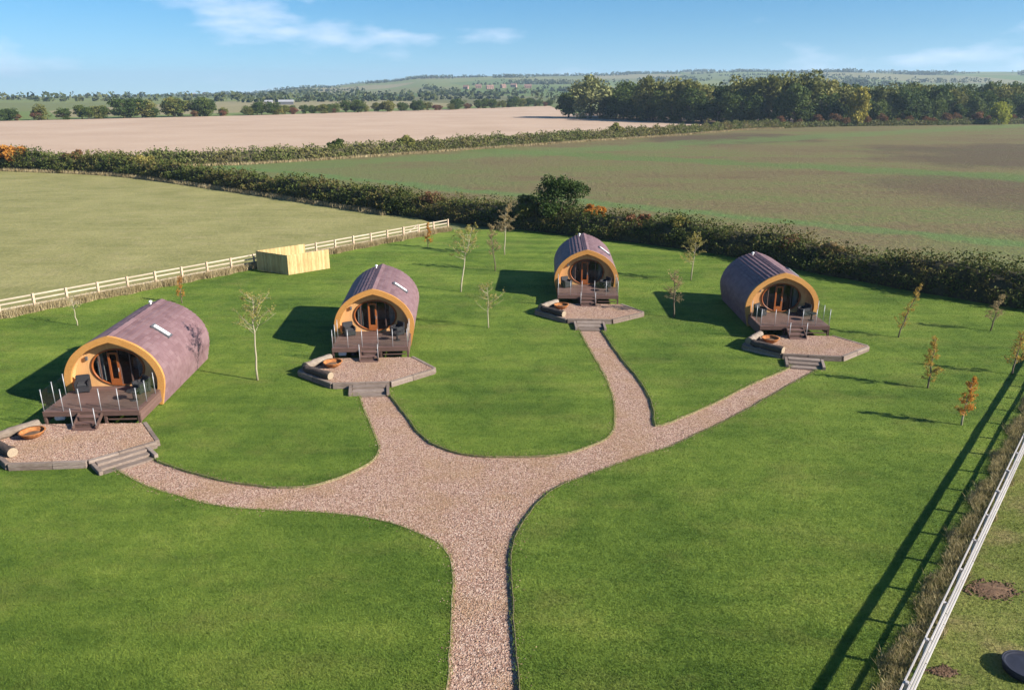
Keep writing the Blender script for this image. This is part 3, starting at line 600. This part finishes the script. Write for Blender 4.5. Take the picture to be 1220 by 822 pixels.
# ------------------------------------------------------------------ fences
def fence(name, p, d, n, sp, hts, rw, pw, ph, sides, mp_, mr_, label, skip=()):
    t = empty(name, (p.x, p.y, 0), math.atan2(d.y, d.x)); r = random.Random(n); pm = MB().box((0, 0, ph / 2 - .15), (pw, pw * .8, ph + .3)).mesh('post', M[mp_], False, .008); rm = MB().box((0, 0, 0), (sp * 2 - .01, .04, rw)).mesh('rail', M[mr_], False, .006); rm1 = MB().box((0, 0, 0), (sp - .012, .04, rw)).mesh('rail', M[mr_], False, .006)
    for k in range(n + 1):
        if k not in skip or k - 1 not in skip:
            o = put('post', pm, t); o.location = (k * sp, r.uniform(-.01, .01), r.uniform(-.03, .03)); o.rotation_euler = (r.uniform(-.012, .012), r.uniform(-.012, .012), r.uniform(-.04, .04))
        if k in skip or k == n: continue
        for h, railside in [(h, e) for h in hts for e in (sides if h == hts[-1] else sides[:1])]:
            o = put('rail', rm1, t); o.location = (k * sp + sp / 2, railside * (pw * .4 + .023), h + r.uniform(-.012, .012)); o.rotation_euler = (0, r.uniform(-.006, .006), 0)
    return tag(t, label, 'fence')
ln = (FL1 - FL0).length; n = int(ln / 2.05); sp = ln / n
fence('post_and_rail_fence', FL0, (FL1 - FL0).normalized(), n, sp, (.42, .74, 1.04), .105, .13, 1.16, (1,), 'post', 'rail', 'cream post-and-rail fence between the dry meadow and the lawn', (n - 3,))
p0 = FR0 - FRD * 5.4
fence('post_and_rail_fence', p0, FRD, 23, 1.92, (.3, .65, 1.0), .08, .10, 1.05, (-1, 1), 'greyrail', 'greyrail', 'weathered grey post-and-rail fence along the dry verge by the paddock')
dl = (FL1 - FL0).normalized(); g0 = FL0 + dl * sp * (n - 3)
t = empty('field_gate', (g0.x, g0.y, 0), math.atan2(dl.y, dl.x))
for z in (.3, .55, .8, 1.08): MB().box((sp / 2, -.02, z), (sp - .2, .035, .09)).build('gate_rail', M['rail'], t)
for x in (.13, sp - .13): MB().box((x, .02, .68), (.08, .04, .95)).build('stile', M['rail'], t)
MB().beam((.17, .06, .3), (sp - .17, .06, 1.05), .035, .09).build('brace', M['rail'], t)
tag(t, 'cream timber gate with a diagonal brace set in the meadow fence', 'gate')

# ------------------------------------------------------------------ boarded enclosure
t = empty('boarded_enclosure', (-20.54, 61.2, 0)); C1, C2 = Vector((3.0, -1.77, 0)), Vector((5.7, .61, 0)); C0 = Vector((0, 0, 0)); C3 = C2 - C1
r = random.Random(9)
for a, c in ((C0, C1), (C1, C2), (C0 + Vector((.12, .12, 0)), C3 + Vector((.5, .45, 0)))):
    L = (c - a).length; d_ = (c - a) / L; nb = int(L / .15); n_ = Vector((d_.y, -d_.x, 0))
    for k in range(nb):
        h = 1.56 + r.uniform(-.008, .008); MB().box(a + d_ * ((k + .5) * L / nb) + n_ * (.012 * (k % 2)) + Vector((0, 0, h / 2 + .02)), (L / nb + .012, .02, h), math.atan2(d_.y, d_.x)).build('board', M['pine'], t)
    for z in (.3, 1.3): MB().beam(a - n_ * .04 + Vector((0, 0, z)), c - n_ * .04 + Vector((0, 0, z)), .05, .08).build('batten', M['pine'], t)
    for q in (0, .5, 1): MB().box(a + d_ * (L * (.03 + .94 * q)) - n_ * .1 + Vector((0, 0, .78)), (.09, .09, 1.56), math.atan2(d_.y, d_.x)).build('post', M['pine'], t)
tag(t, 'open-topped enclosure of new pale vertical boards beside the cream fence', 'enclosure')

# ------------------------------------------------------------------ paddock: soil, rubber tub
def blob(name, c, rx, ry, z, mat, seed, dome=.05, label=None, cat=None):
    r = random.Random(seed); n = 40; b = MB(); vs_ = [(0, 0, dome)]
    for ring in (.35, .7, 1.0):
        for k in range(n):
            a = 2 * math.pi * k / n; w = ring * (1 + .55 * noise.noise((math.cos(a) * 1.6 + seed, math.sin(a) * 1.6, 0)) + .35 * noise.noise((math.cos(a) * 5, math.sin(a) * 5, seed))); vs_.append((rx * w * math.cos(a), ry * w * math.sin(a), dome * (1 - ring ** 2) + .02 * (ring < 1) * r.uniform(-1, 1)))
    b.add(vs_, [(0, 1 + k, 1 + (k + 1) % n) for k in range(n)] + [(1 + j * n + k, 1 + (j + 1) * n + k, 1 + (j + 1) * n + (k + 1) % n, 1 + j * n + (k + 1) % n) for j in range(2) for k in range(n)])
    t = empty(name, (c[0], c[1], z)); b.build('bare_ground', mat, t, True); X = rng.normal(0, rx * .5, 420); Y = rng.normal(0, ry * .5, 420); kind(stones('clods', X, Y, dome * .3, .02, .06, t, 'soil'), 'stuff'); return t
tag(blob('soil_patch', (14.1, 19.3), .75, .42, .002, M['soil'], 3, .06), 'broad bare brown soil patch in the paddock grass', 'soil patch', 'bare soil by the grey fence')
tag(blob('soil_patch', (10.9, 15.95), .3, .15, .002, M['soil'], 8, .04), 'narrow bare soil scrape at the foot of a grey fence post', 'soil patch', 'bare soil by the grey fence')
t = empty('rubber_trough', (12.95, 15.95, 0)); MB().lathe([(.44, 0), (.5, .03), (.52, .2), (.5, .23), (.46, .2), (.43, .195), (.2, .215), (0, .22)], n=36).build('tub', M['rubber'], t, True); MB().lathe([(.53, .2), (.545, .225), (.52, .245), (.5, .225)], n=36).build('rim', M['rubber'], t, True)
tag(t, 'low round black rubber tub on the paddock grass', 'trough')

# ------------------------------------------------------------------ trees, hedges
def quads(P, size, flat=.0):
    """leaf-shaped quads with random facing at points P"""
    n = len(P); a = rng.normal(0, 1, (n, 3)); a /= np.linalg.norm(a, axis=1)[:, None]; c = rng.normal(0, 1, (n, 3)); c -= (c * a).sum(1)[:, None] * a; c /= np.linalg.norm(c, axis=1)[:, None]
    s = (size * rng.uniform(.6, 1.4, n))[:, None]; w = s * rng.uniform(.45, .8, (n, 1))
    V = np.stack([P - a * s * .5, P + c * w * .5 + a * s * .05, P + a * s * .5, P - c * w * .5 - a * s * .05], 1).reshape(-1, 3); return V, np.arange(4 * n).reshape(-1, 4)
def crown_points(h0, h, rx, ry, nl, nclump, per, seed, fill=.35):
    r = np.random.default_rng(seed); P = []
    zc = (h0 + h) / 2; rz = (h - h0) / 2
    for k in range(nclump):
        d = r.normal(0, 1, 3); d /= np.linalg.norm(d); d[2] = abs(d[2]) if r.uniform() < .4 else d[2]; rad = r.uniform(.35, .82); c = np.array([d[0] * rx * rad, d[1] * ry * rad, zc + d[2] * rz * rad]); cr = r.uniform(.24, .42) * min(rx, rz)
        q = r.normal(0, 1, (per, 3)); q /= np.linalg.norm(q, axis=1)[:, None]; q *= (r.uniform(fill, 1.05, (per, 1)) ** .6) * cr; q[:, 2] *= .75; P.append(c + q)
    return np.concatenate(P)
def tree_mesh(name, mat, h, rx, seed, h0=.2, nclump=22, per=70, leaf=.6):
    P = crown_points(h * h0, h, rx, rx, 0, nclump, per, seed); V, F = quads(P, leaf); crown = soup('crown', V, F, M[mat], False)
    r = random.Random(seed); b = MB(); tr = h * .022; b.tube([(0, 0, -.3), (r.uniform(-.2, .2), 0, h * .3), (r.uniform(-.3, .3), r.uniform(-.3, .3), h * .75)], [tr * 1.4, tr, tr * .3], 7)
    for k in range(7):
        a = r.uniform(0, 6.28); z = h * r.uniform(.18, .5); e = rx * r.uniform(.5, .85); b.tube([(0, 0, z), (math.cos(a) * e * .5, math.sin(a) * e * .5, z + h * .12), (math.cos(a) * e, math.sin(a) * e, z + h * r.uniform(.18, .35))], [tr * .6, tr * .35, tr * .1], 5)
    return crown, b.mesh('trunk', M['bark'], True)
def tree(name, loc, meshes, s, rz, label, cat, group):
    t = empty(name, loc, rz); t.scale = s if isinstance(s, tuple) else (s, s, s); put('trunk', meshes[1], t); put('crown', meshes[0], t); return tag(t, label, cat, group)
M['oak'] = foliage('oak_leaves', [(.036, .058, .014), (.064, .094, .021), (.105, .13, .032)], .25)
M['olive'] = foliage('olive_leaves', [(.085, .098, .024), (.15, .155, .04), (.22, .205, .06)], .25)
M['pale'] = foliage('pale_leaves', [(.13, .145, .05), (.21, .215, .08), (.28, .27, .11)], .25)
M['gold'] = foliage('gold_leaves', [(.17, .15, .025), (.29, .25, .045), (.38, .31, .065)], .25)
M['lime'] = foliage('lime_leaves', [(.17, .19, .025), (.28, .30, .04), (.38, .38, .07)], .25)
M['rustl'] = foliage('rust_leaves', [(.10, .055, .03), (.17, .085, .04), (.20, .12, .055)], .25)
M['hedge'] = foliage('hedge_leaves', [(.028, .042, .010), (.052, .072, .016), (.08, .096, .022), (.12, .09, .032), (.058, .084, .019)], .22, .2, .4, False)
M['hedge2'] = foliage('hedge_leaves_far', [(.065, .085, .024), (.105, .125, .035), (.15, .145, .048), (.17, .115, .052)], .12, .2, .4, False)
M['bushg'] = foliage('bush_leaves', [(.025, .045, .010), (.05, .08, .016), (.095, .13, .03)], .6, .25, .45)
M['orange'] = foliage('orange_leaves', [(.30, .11, .02), (.46, .20, .035), (.55, .31, .07)], 1.0, .45, .6, False)
M['yolive'] = foliage('yellowing_leaves', [(.20, .18, .05), (.34, .29, .08), (.46, .37, .12)], 1.0, .45, .6, False)
M['golden'] = foliage('golden_leaves', [(.25, .15, .03), (.40, .26, .055), (.5, .36, .09)], 1.0, .45, .6, False)
M['brownl'] = foliage('browning_leaves', [(.18, .13, .06), (.31, .23, .11), (.42, .32, .17)], 1.0, .45, .6, False)

VAR = {k: [tree_mesh(k, k, 12, 5.2, 100 + 10 * j + s, -.06, 42, 80, .72) for s in range(v)] for j, (k, v) in enumerate((('oak', 4), ('olive', 3), ('gold', 1), ('lime', 1), ('rustl', 2), ('pale', 1)))}
WOODL = {'oak': 'dark green broadleaf tree in the wood behind the sown field', 'olive': 'olive-gold broadleaf tree rising in the wood behind the sown field', 'gold': 'golden yellow tree on the edge of the dark wood', 'lime': 'small bright lime-yellow tree standing before the dark wood', 'rustl': 'low rusty brown shrub along the foot of the wood'}
def wood_tree(kd, x, y, h, wd=1.0, where=None):
    v = VAR[kd][rnd.randrange(len(VAR[kd]))]; s = h / 12; nm = 'shrub' if kd == 'rustl' else 'broadleaf_tree'
    tree(nm, (x, y, -.2), v, (s * wd * rnd.uniform(.9, 1.1), s * wd * rnd.uniform(.9, 1.1), s), rnd.uniform(0, 6.28), WOODL[kd].replace('in the wood behind the sown field', where) if where else WOODL[kd], 'shrub' if kd == 'rustl' else 'tree', kd + ' trees ' + (where or 'of the wood') if kd != 'rustl' else 'shrubs at the foot of the wood')
EDGE = [(43, 374), (53, 350), (66, 331), (87, 311), (108, 303), (135, 308), (165, 317), (200, 330), (235, 334), (270, 338)]
def edge_pt(t):
    L = [math.dist(a, b) for a, b in zip(EDGE, EDGE[1:])]; s = t * sum(L)
    for k, l in enumerate(L):
        if s <= l: u = s / l; return EDGE[k][0] + (EDGE[k + 1][0] - EDGE[k][0]) * u, EDGE[k][1] + (EDGE[k + 1][1] - EDGE[k][1]) * u
        s -= l
    return EDGE[-1]
tree('broadleaf_tree', (37, 384, -2.5), VAR['pale'][0], (2.35, 2.2, 1.95), 1, 'big pale olive tree at the corner of wood and stubble field', 'tree', None)
tree('broadleaf_tree', (28, 398, -.8), VAR['oak'][1], (1.5, 1.5, 1.15), 2, 'darker low tree leaning beside the big pale corner tree', 'tree', None)
for k in range(44):
    x, y = edge_pt((k + rnd.uniform(0, .6)) / 44); h = 11.5 + rnd.uniform(-3, 2.5) + (2.5 if x < 120 else 0); wood_tree('oak', x + 2, y + 8 + rnd.uniform(-1, 4), h, 1.0, 'in the front row of the wood')
for k in range(34):
    x, y = edge_pt((k + rnd.uniform(0, .8)) / 34); h = rnd.uniform(14, 17) + (2 if x < 115 else 0); wood_tree('oak' if rnd.random() < .62 else 'olive', x + 6, y + 20 + rnd.uniform(0, 7), h)
for k in range(20):
    x, y = edge_pt((k + rnd.uniform(0, .8)) / 20); wood_tree('oak' if rnd.random() < .7 else 'olive', x + 12, y + 38 + rnd.uniform(0, 12), rnd.uniform(15, 18), 1.0, 'deep in the wood')
for x, y, h in ((60, 352, 20), (70, 345, 21), (76, 338, 17.5), (100, 322, 21.5), (108, 324, 22.5), (116, 322, 22), (124, 326, 20.5), (94, 330, 20), (176, 352, 18.5)): wood_tree('olive', x, y, h, .95)
wood_tree('gold', 131.5, 307, 15.5, .75); tree('broadleaf_tree', (192, 317, -.6), VAR['lime'][0], (.85, .85, .84), 1, WOODL['lime'], 'tree', None)
for k in range(26):
    t = .34 + .66 * (k + rnd.random() * .7) / 26; x, y = edge_pt(t); wood_tree('rustl', x, y - 2 + rnd.uniform(-1, 2), rnd.uniform(3, 5.5), 1.1)
# trees along the far side of the stubble field
FARL = {'oak': 'dark green hedgerow tree along the far side of the stubble field', 'olive': 'olive hedgerow tree along the far side of the stubble field', 'rustl': 'low brown bush along the far side of the stubble field'}
FE = [(-300, 312), (-225, 352), (-136, 426), (-50, 520), (30, 645)]
for k in range(120):
    s = k / 120 * 4; j = min(3, int(s)); u = s - j + rnd.uniform(0, .06); x, y = FE[j][0] + (FE[j + 1][0] - FE[j][0]) * u, FE[j][1] + (FE[j + 1][1] - FE[j][1]) * u
    kd = rnd.choice(['oak', 'oak', 'oak', 'olive', 'rustl']); px = 610 + 922 * x / y; h = rnd.uniform(4.5, 8) if kd != 'rustl' else rnd.uniform(3, 4.5)
    if 205 < px < 270 or 155 < px < 190: h = rnd.uniform(9, 10.5) if kd != 'rustl' else h
    v = VAR[kd][rnd.randrange(len(VAR[kd]))]; sc = h / 12; w = rnd.uniform(1.1, 1.7) if kd != 'rustl' else 1.5
    tree('hedgerow_tree' if kd != 'rustl' else 'hedgerow_bush', (x + rnd.uniform(-3, 3), y + rnd.uniform(-2, 8), -.2), v, (sc * w, sc * w, sc), rnd.uniform(0, 6.28), FARL[kd], 'tree' if kd != 'rustl' else 'bush', FARL[kd])

def hedge(name, line, hfun, wd, leaf, dens, mat, label, seed):
    L = smooth_line(line, 1.0); P = []; core = []; r = np.random.default_rng(seed); n = len(L); q = 12; rings = []
    for i in range(n):
        a, c = L[max(i - 1, 0)], L[min(i + 1, n - 1)]; d_ = Vector((c[0] - a[0], c[1] - a[1], 0)).normalized(); nn = Vector((-d_.y, d_.x, 0)); x, y = L[i]; t = i
        h = hfun(x, y) * (1 + .22 * noise.noise((x * .16, y * .16, seed)) + .2 * noise.noise((x * .5, y * .5, seed + 3))); w = wd * (1 + .3 * noise.noise((x * .2, y * .2, seed + 9)))
        m_ = int(dens * (h + w)); th = r.uniform(-.2, math.pi + .2, m_); rad = r.uniform(.72, 1.08, m_) * (1 + .16 * np.sin(th * 5 + t * .9) + .12 * np.sin(th * 9 - t * 2.3)); al = r.uniform(-.6, .6, m_)
        cx_ = np.cos(th) * w * rad; cz_ = np.maximum(.05, (np.abs(np.sin(th)) ** .7 * np.sign(np.sin(th))) * h * rad); cz_ = np.where(np.sin(th) < .1, r.uniform(.05, .5, m_) * h, cz_)
        P.append(np.stack([x + nn.x * cx_ + d_.x * al, y + nn.y * cx_ + d_.y * al, cz_], 1))
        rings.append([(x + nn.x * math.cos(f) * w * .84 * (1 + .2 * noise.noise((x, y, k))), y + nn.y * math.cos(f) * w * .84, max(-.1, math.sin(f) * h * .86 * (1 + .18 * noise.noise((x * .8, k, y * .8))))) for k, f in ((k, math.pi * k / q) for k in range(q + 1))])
    V, F = quads(np.concatenate(P), leaf); t = empty(name, (L[0][0], L[0][1], 0)); t.location = (0, 0, 0)
    soup('leaves', V, F, M[mat], t); b = MB(); b.add([p for g in rings for p in g], [(i * (q + 1) + k, i * (q + 1) + k + 1, (i + 1) * (q + 1) + k + 1, (i + 1) * (q + 1) + k) for i in range(n - 1) for k in range(q)]); b.build('light_block_core', M['hedgecore'], t)  # solid dark core added inside the leaves to block light
    return tag(t, label, 'hedge')
hedge('hedge', HEDGE1[:6], lambda x, y: 2.45 + max(0, (-60 - x) * .02), 1.9, .3, 95, 'hedge', 'long dark field hedge along the dry meadow', 1)
hedge('hedge', HEDGE1[5:], lambda x, y: 2.25, 1.8, .18, 230, 'hedge', 'dark hedge along the back of the lawn behind the pods', 2)
hedge('hedge', HEDGE2, lambda x, y: 2.5, 1.9, .38, 60, 'hedge2', 'low trimmed hedge between stubble field and sown field', 3)
hedge('hedge', [(96, 290), (123, 303.5), (165, 314), (206, 325), (290, 336)], lambda x, y: 1.8, 1.8, .45, 45, 'hedge2', 'low straggly hedge along the foot of the wood', 4)
# dry grass along hedges
def along(line, off, w, dens):
    X, Y = [], []; L = smooth_line(line, 2)
    for a, c in zip(L, L[1:]):
        d_ = Vector((c[0] - a[0], c[1] - a[1], 0)); l_ = d_.length; d_.normalize(); n_ = int(l_ * w * dens); t_ = rng.uniform(0, l_, n_); s_ = off + rng.uniform(-.5, .5, n_) * w; X.append(a[0] + d_.x * t_ - d_.y * s_); Y.append(a[1] + d_.y * t_ + d_.x * s_)
    return np.concatenate(X), np.concatenate(Y)
X, Y = along(HEDGE1[1:6], -2.1, 1.3, 90); kind(blades('hedge_foot_grass', X, Y, 0, .55, .07, M['dry'], None, .5), 'stuff')
X, Y = along(HEDGE2, -2.6, 1.5, 45); kind(blades('field_margin_grass', X, Y, 0, .5, .12, M['dry'], None, .5), 'stuff')
# single bushes that stand out of the hedges
def bush(x, y, h, rx, mat, label, seed, name='bush', per=90, nclump=24, leaf=.28, h0=.02):
    ms = tree_mesh(name, mat, h, rx, seed, h0, nclump, per, leaf); tree(name, (x, y, 0), ms, 1.0, 0, label, 'bush', None)
bush(4.9, 79.5, 6.0, 3.0, 'bushg', 'tall round green bush rising from the hedge behind the pods', 31, per=190, nclump=34, leaf=.24)
bush(1.6, 80.6, 4.0, 1.6, 'olive', 'grey-olive bush beside the tall round green bush in the hedge', 32)
bush(8.2, 77.6, 3.6, 1.3, 'orange', 'orange-leaved bush beside the tall round green bush in the hedge', 33)
bush(-88.5, 141, 4.6, 3.4, 'orange', 'orange autumn bush in the long field hedge', 34, leaf=.4); bush(-93.5, 142, 5.0, 3.6, 'oak', 'dark bush next to the orange one in the long field hedge', 35, leaf=.4)
bush(-76, 138.5, 3.6, 3.2, 'rustl', 'reddish brown bush in the long field hedge', 36, leaf=.4)
bush(-62, 133, 3.4, 2.6, 'yolive', 'yellowing bush in the long field hedge', 37, leaf=.36)
bush(-24, 179, 4.0, 2.4, 'olive', 'rounded olive bush rising from the low trimmed hedge', 38, leaf=.45); bush(-37, 167.5, 4.0, 2.8, 'bushg', 'dark rounded bush rising from the low trimmed hedge', 39, leaf=.45)
bush(30, 231, 4.6, 2.2, 'olive', 'small leafy bush proud of the trimmed hedge towards the wood', 40, leaf=.5)
for k, (x, y, h, rx, mt, lb) in enumerate(((12.2, 74.2, 2.9, 1.5, 'rustl', 'rust-brown bush in the hedge beyond the orange one'), (15.6, 71.6, 2.7, 1.5, 'yolive', 'yellow-leaved bush low in the hedge behind the lawn'), (23.2, 64.2, 2.7, 1.6, 'rustl', 'rust-brown bush in the hedge behind the end pod'), (25.6, 61.2, 2.6, 1.3, 'brownl', 'pale brown bush in the hedge behind the end pod'), (-9, 88.6, 2.9, 1.6, 'rustl', 'rust-brown bush in the hedge near the gate'))): bush(x, y, h, rx, mt, lb, 60 + k, leaf=.2)
# young trees on the lawn
def young(x, y, h, lean, cw, mat, nleaf, leaf, clear, label, seed, bark='bark', tr=.035, spread=1.0):
    r = random.Random(seed); t = empty('young_tree', (x, y, 0)); top = Vector((lean[0], lean[1], h * .93)); pts = [Vector((0, 0, -.1))]
    for k in range(1, 8):
        u = k / 7; pts.append(Vector((lean[0] * u ** 1.4 + .011 * h * r.uniform(-1, 1), lean[1] * u ** 1.4 + .011 * h * r.uniform(-1, 1), h * .93 * u)))
    b = MB(); b.tube(pts, [tr * (1.15 - .95 * k / 7) for k in range(8)], 7); tips = []
    for k in range(int(26 * spread)):
        u = clear + (1 - clear) * (k + r.random()) / (26 * spread) * .97; i = min(6, int(u * 7)); p = pts[i].lerp(pts[i + 1], u * 7 - i); a = r.uniform(0, 6.28); ln_ = cw * (1.15 - .8 * (u - clear) / (1 - clear)) * r.uniform(.6, 1.1)
        e = p + Vector((math.cos(a) * ln_, math.sin(a) * ln_, ln_ * r.uniform(.35, 1.0))); mid = p.lerp(e, .5) + Vector((0, 0, -.05 * ln_)); b.tube([p, mid, e], [tr * .32, tr * .2, tr * .08], 4)
        for w_ in range(3):
            s_ = p.lerp(e, r.uniform(.35, .9)); f_ = s_ + Vector((r.uniform(-1, 1), r.uniform(-1, 1), r.uniform(-.2, .9))) * ln_ * .4; b.tube([s_, f_], [tr * .12, tr * .05], 3); tips.append((s_, f_))
        tips.append((p.lerp(e, .3), e))
    b.build('trunk', M[bark], t, True); P = []
    for k in range(int(nleaf * 2.2)):
        a, c = r.choice(tips); q_ = a.lerp(c, r.uniform(.2, 1.05)); P.append((q_.x + r.gauss(0, .05), q_.y + r.gauss(0, .05), q_.z + r.gauss(0, .05)))
    V, F = quads(np.array(P), leaf * .82); soup('crown', V, F, M[mat], t); return tag(t, label, 'tree', 'young trees on the lawn')
young(-12.82, 36.46, 4.6, (.1, .25), 1.25, 'yolive', 560, .085, .55, 'slender tall tree with a bare pale trunk between two pods', 1, 'palebark', .05)
young(-26.94, 45.9, 2.1, (-.15, .1), .5, 'yolive', 60, .07, .5, 'tiny nearly bare sapling beside the cream fence', 2, 'palebark', .035)
young(-22.6, 51.2, 2.0, (.05, 0), .3, 'orange', 330, .08, .15, 'narrow orange sapling behind the pod with a branch shadow', 3)
young(-7.74, 70.6, 2.4, (0, 0), .4, 'orange', 420, .1, .12, 'narrow orange sapling near the field gate', 4)
young(-3.7, 54.2, 4.9, (.85, .6), 1.5, 'yolive', 800, .1, .5, 'leaning pale-trunked young tree with crown bent over', 5, 'palebark', .055)
young(-1.35, 60.9, 3.9, (-.4, .2), .9, 'brownl', 460, .1, .3, 'brownish young tree behind the leaning pale-trunked one', 6, 'bark', .045)
young(-.66, 67.2, 4.7, (.2, 0), 1.1, 'brownl', 900, .11, .38, 'upright young tree with grey-brown crown just before the hedge', 7, 'palebark', .05)
young(-1.44, 45.4, 2.9, (-.05, .1), 1.0, 'yolive', 320, .08, .35, 'thin sparse young tree on the bowl-shaped lawn', 8, 'palebark', .035)
young(10.4, 47.7, 3.1, (-.15, .05), .85, 'brownl', 420, .09, .3, 'bushy-branched brown young tree between two pods', 9, 'bark', .045)
young(13.7, 57.8, 3.8, (.25, 0), 1.0, 'yolive', 760, .1, .32, 'round-crowned yellowing young tree before the hedge', 10, 'palebark', .045)
young(22.8, 43.5, 3.4, (1.0, .1), .45, 'golden', 330, .09, .12, 'strongly leaning golden sapling on the open lawn', 11, 'bark', .04)
young(20.42, 35.4, 2.75, (0, .05), .45, 'golden', 620, .085, .12, 'upright golden sapling beside the orange one', 12, 'bark', .04)
young(19.65, 31.0, 2.4, (.1, 0), .42, 'orange', 640, .085, .2, 'orange-brown sapling on the lawn by the grey fence shadow', 13, 'palebark', .04)
young(25.73, 37.3, 2.4, (.1, 0), .55, 'golden', 380, .09, .15, 'forked sapling where the fence shadow ends', 14, 'bark', .04)
young(29.0, 44.8, 2.4, (.3, 0), .55, 'brownl', 300, .09, .2, 'dark brown sapling in front of the shaded hedge', 15, 'bark', .04)

# ------------------------------------------------------------------ far hills: hedgerow trees, houses
P = []; r = np.random.default_rng(4)
for k in range(95):      # lines of far hedgerow trees
    rad = r.uniform(760, 3700); a = R(r.uniform(-40, 42)); ang = r.choice([.05, .2, .35, .35 + 1.57]) + r.uniform(-.15, .15); L_ = r.uniform(80, 420); n_ = int(L_ / r.uniform(5, 9))
    for j in range(n_):
        x = rad * math.sin(a) + math.cos(ang) * L_ * j / n_ + r.normal(0, 3); y = rad * math.cos(a) + math.sin(ang) * L_ * j / n_ + r.normal(0, 3); h = r.choice([2.5, 3, 3.5, 4, 7, 9]); z = hill(x, y); q_ = r.normal(0, 1, (14, 3)); q_ /= np.linalg.norm(q_, axis=1)[:, None]; P.append(np.array([x, y, z + h * .5]) + q_ * np.array([h * .5, h * .5, h * .45]))
for k in range(26):       # woods on the hills
    rad = r.uniform(1500, 3650); a = R(r.uniform(-38, 40)); sx, sy = r.uniform(40, 160), r.uniform(15, 45)
    for j in range(int(sx * sy / 60)):
        x = rad * math.sin(a) + r.normal(0, sx * .5); y = rad * math.cos(a) + r.normal(0, sy * .5); h = r.uniform(7, 12); z = hill(x, y); q_ = r.normal(0, 1, (14, 3)); q_ /= np.linalg.norm(q_, axis=1)[:, None]; P.append(np.array([x, y, z + h * .5]) + q_ * np.array([h * .5, h * .5, h * .45]))
V, F = quads(np.concatenate(P), 4.5); M['fartree'] = foliage('far_trees', [(.03, .045, .015), (.055, .07, .022), (.09, .09, .03)], .02, .1, .4, False)
kind(soup('far_woodland', V, F, M['fartree']), 'stuff')
M['brick'] = plain('red_brick', (.27, .16, .12), .9, 0, .2, .3); M['tiles'] = plain('roof_tiles', (.20, .12, .09), .9, 0, .25, .4); M['render'] = plain('pale_render', (.32, .3, .28), .9); M['sheet'] = plain('metal_sheet', (.3, .3, .31), .5); M['pane'] = plain('far_pane', (.04, .05, .06), .2)
def house(x, y, w, d_, h, rz, wm, rm, label, shed=False):
    t = empty('farm_shed' if shed else 'farmhouse', (x, y, hill(x, y) - .3), rz); MB().box((0, 0, h / 2), (w, d_, h)).build('wall', M[wm], t); b = MB(); e = .4; rh = d_ * (.22 if shed else .42); b.add([(-w / 2 - e, -d_ / 2 - e, h - .1), (w / 2 + e, -d_ / 2 - e, h - .1), (w / 2 + e, d_ / 2 + e, h - .1), (-w / 2 - e, d_ / 2 + e, h - .1), (-w / 2 - e, 0, h + rh), (w / 2 + e, 0, h + rh)], [(0, 1, 5, 4), (2, 3, 4, 5), (0, 4, 3), (1, 2, 5), (3, 2, 1, 0)]); ro = b.build('roof', M[rm], t)
    if not shed:
        MB().box((w * .35, 0, h + rh), (.9, .7, 1.8)).build('chimney', M[wm], ro)
        for k in range(3):
            for z in (.28, .72): MB().box((-w * .32 + k * w * .32, -d_ / 2 - .02, h * z), (1.1, .1, 1.2)).build('window', M['pane'], t)
    else: MB().box((0, -d_ / 2 - .03, h * .4), (w * .3, .1, h * .8)).build('door', M['frame'], t)
    return tag(t, label, 'building', 'buildings beyond the stubble field')
house(-195, 700, 12, 7, 2.6, .2, 'frame', 'sheet', 'pale metal farm shed among the trees beyond the stubble field', True)
house(-210, 700, 6, 6, 2.6, .2, 'render', 'sheet', 'small pale farm shed next to the long one beyond the stubble field', True)
for k, (px, y) in enumerate(((558, 1500), (572, 1530), (585, 1480), (600, 1520), (612, 1560), (628, 1500), (250, 3300), (262, 3300))):
    house((px - 610) / 922 * y, y, 9 + 2 * (k % 3), 7, 4.2, .3 * (k % 4) - .3, 'brick' if k < 6 else 'render', 'tiles', 'red-brick farmhouse in the village on the hill' if k < 6 else 'pale house on the far skyline ridge')

# ------------------------------------------------------------------ haze
hz = MB().box((0, 3000, 46), (13800, 20000, 1)); hz = MB().box((0, 0, 0), (15000, 15000, 1)).build('haze'); hz.scale = (1, 1, 1)
me = hz.data
for v_ in me.vertices: v_.co.z = 135 if v_.co.z > 0 else -260
hm = bpy.data.materials.new('haze'); hm.use_nodes = True; ht = hm.node_tree; ht.nodes.clear(); ho = ht.nodes.new('ShaderNodeOutputMaterial'); pv = ht.nodes.new('ShaderNodeVolumePrincipled')
pv.inputs['Color'].default_value = (.6, .8, 1.0, 1); pv.inputs['Density'].default_value = 1.5e-4; pv.inputs['Anisotropy'].default_value = .2; ht.links.new(pv.outputs[0], ho.inputs['Volume']); me.materials.append(hm); kind(hz, 'stuff')
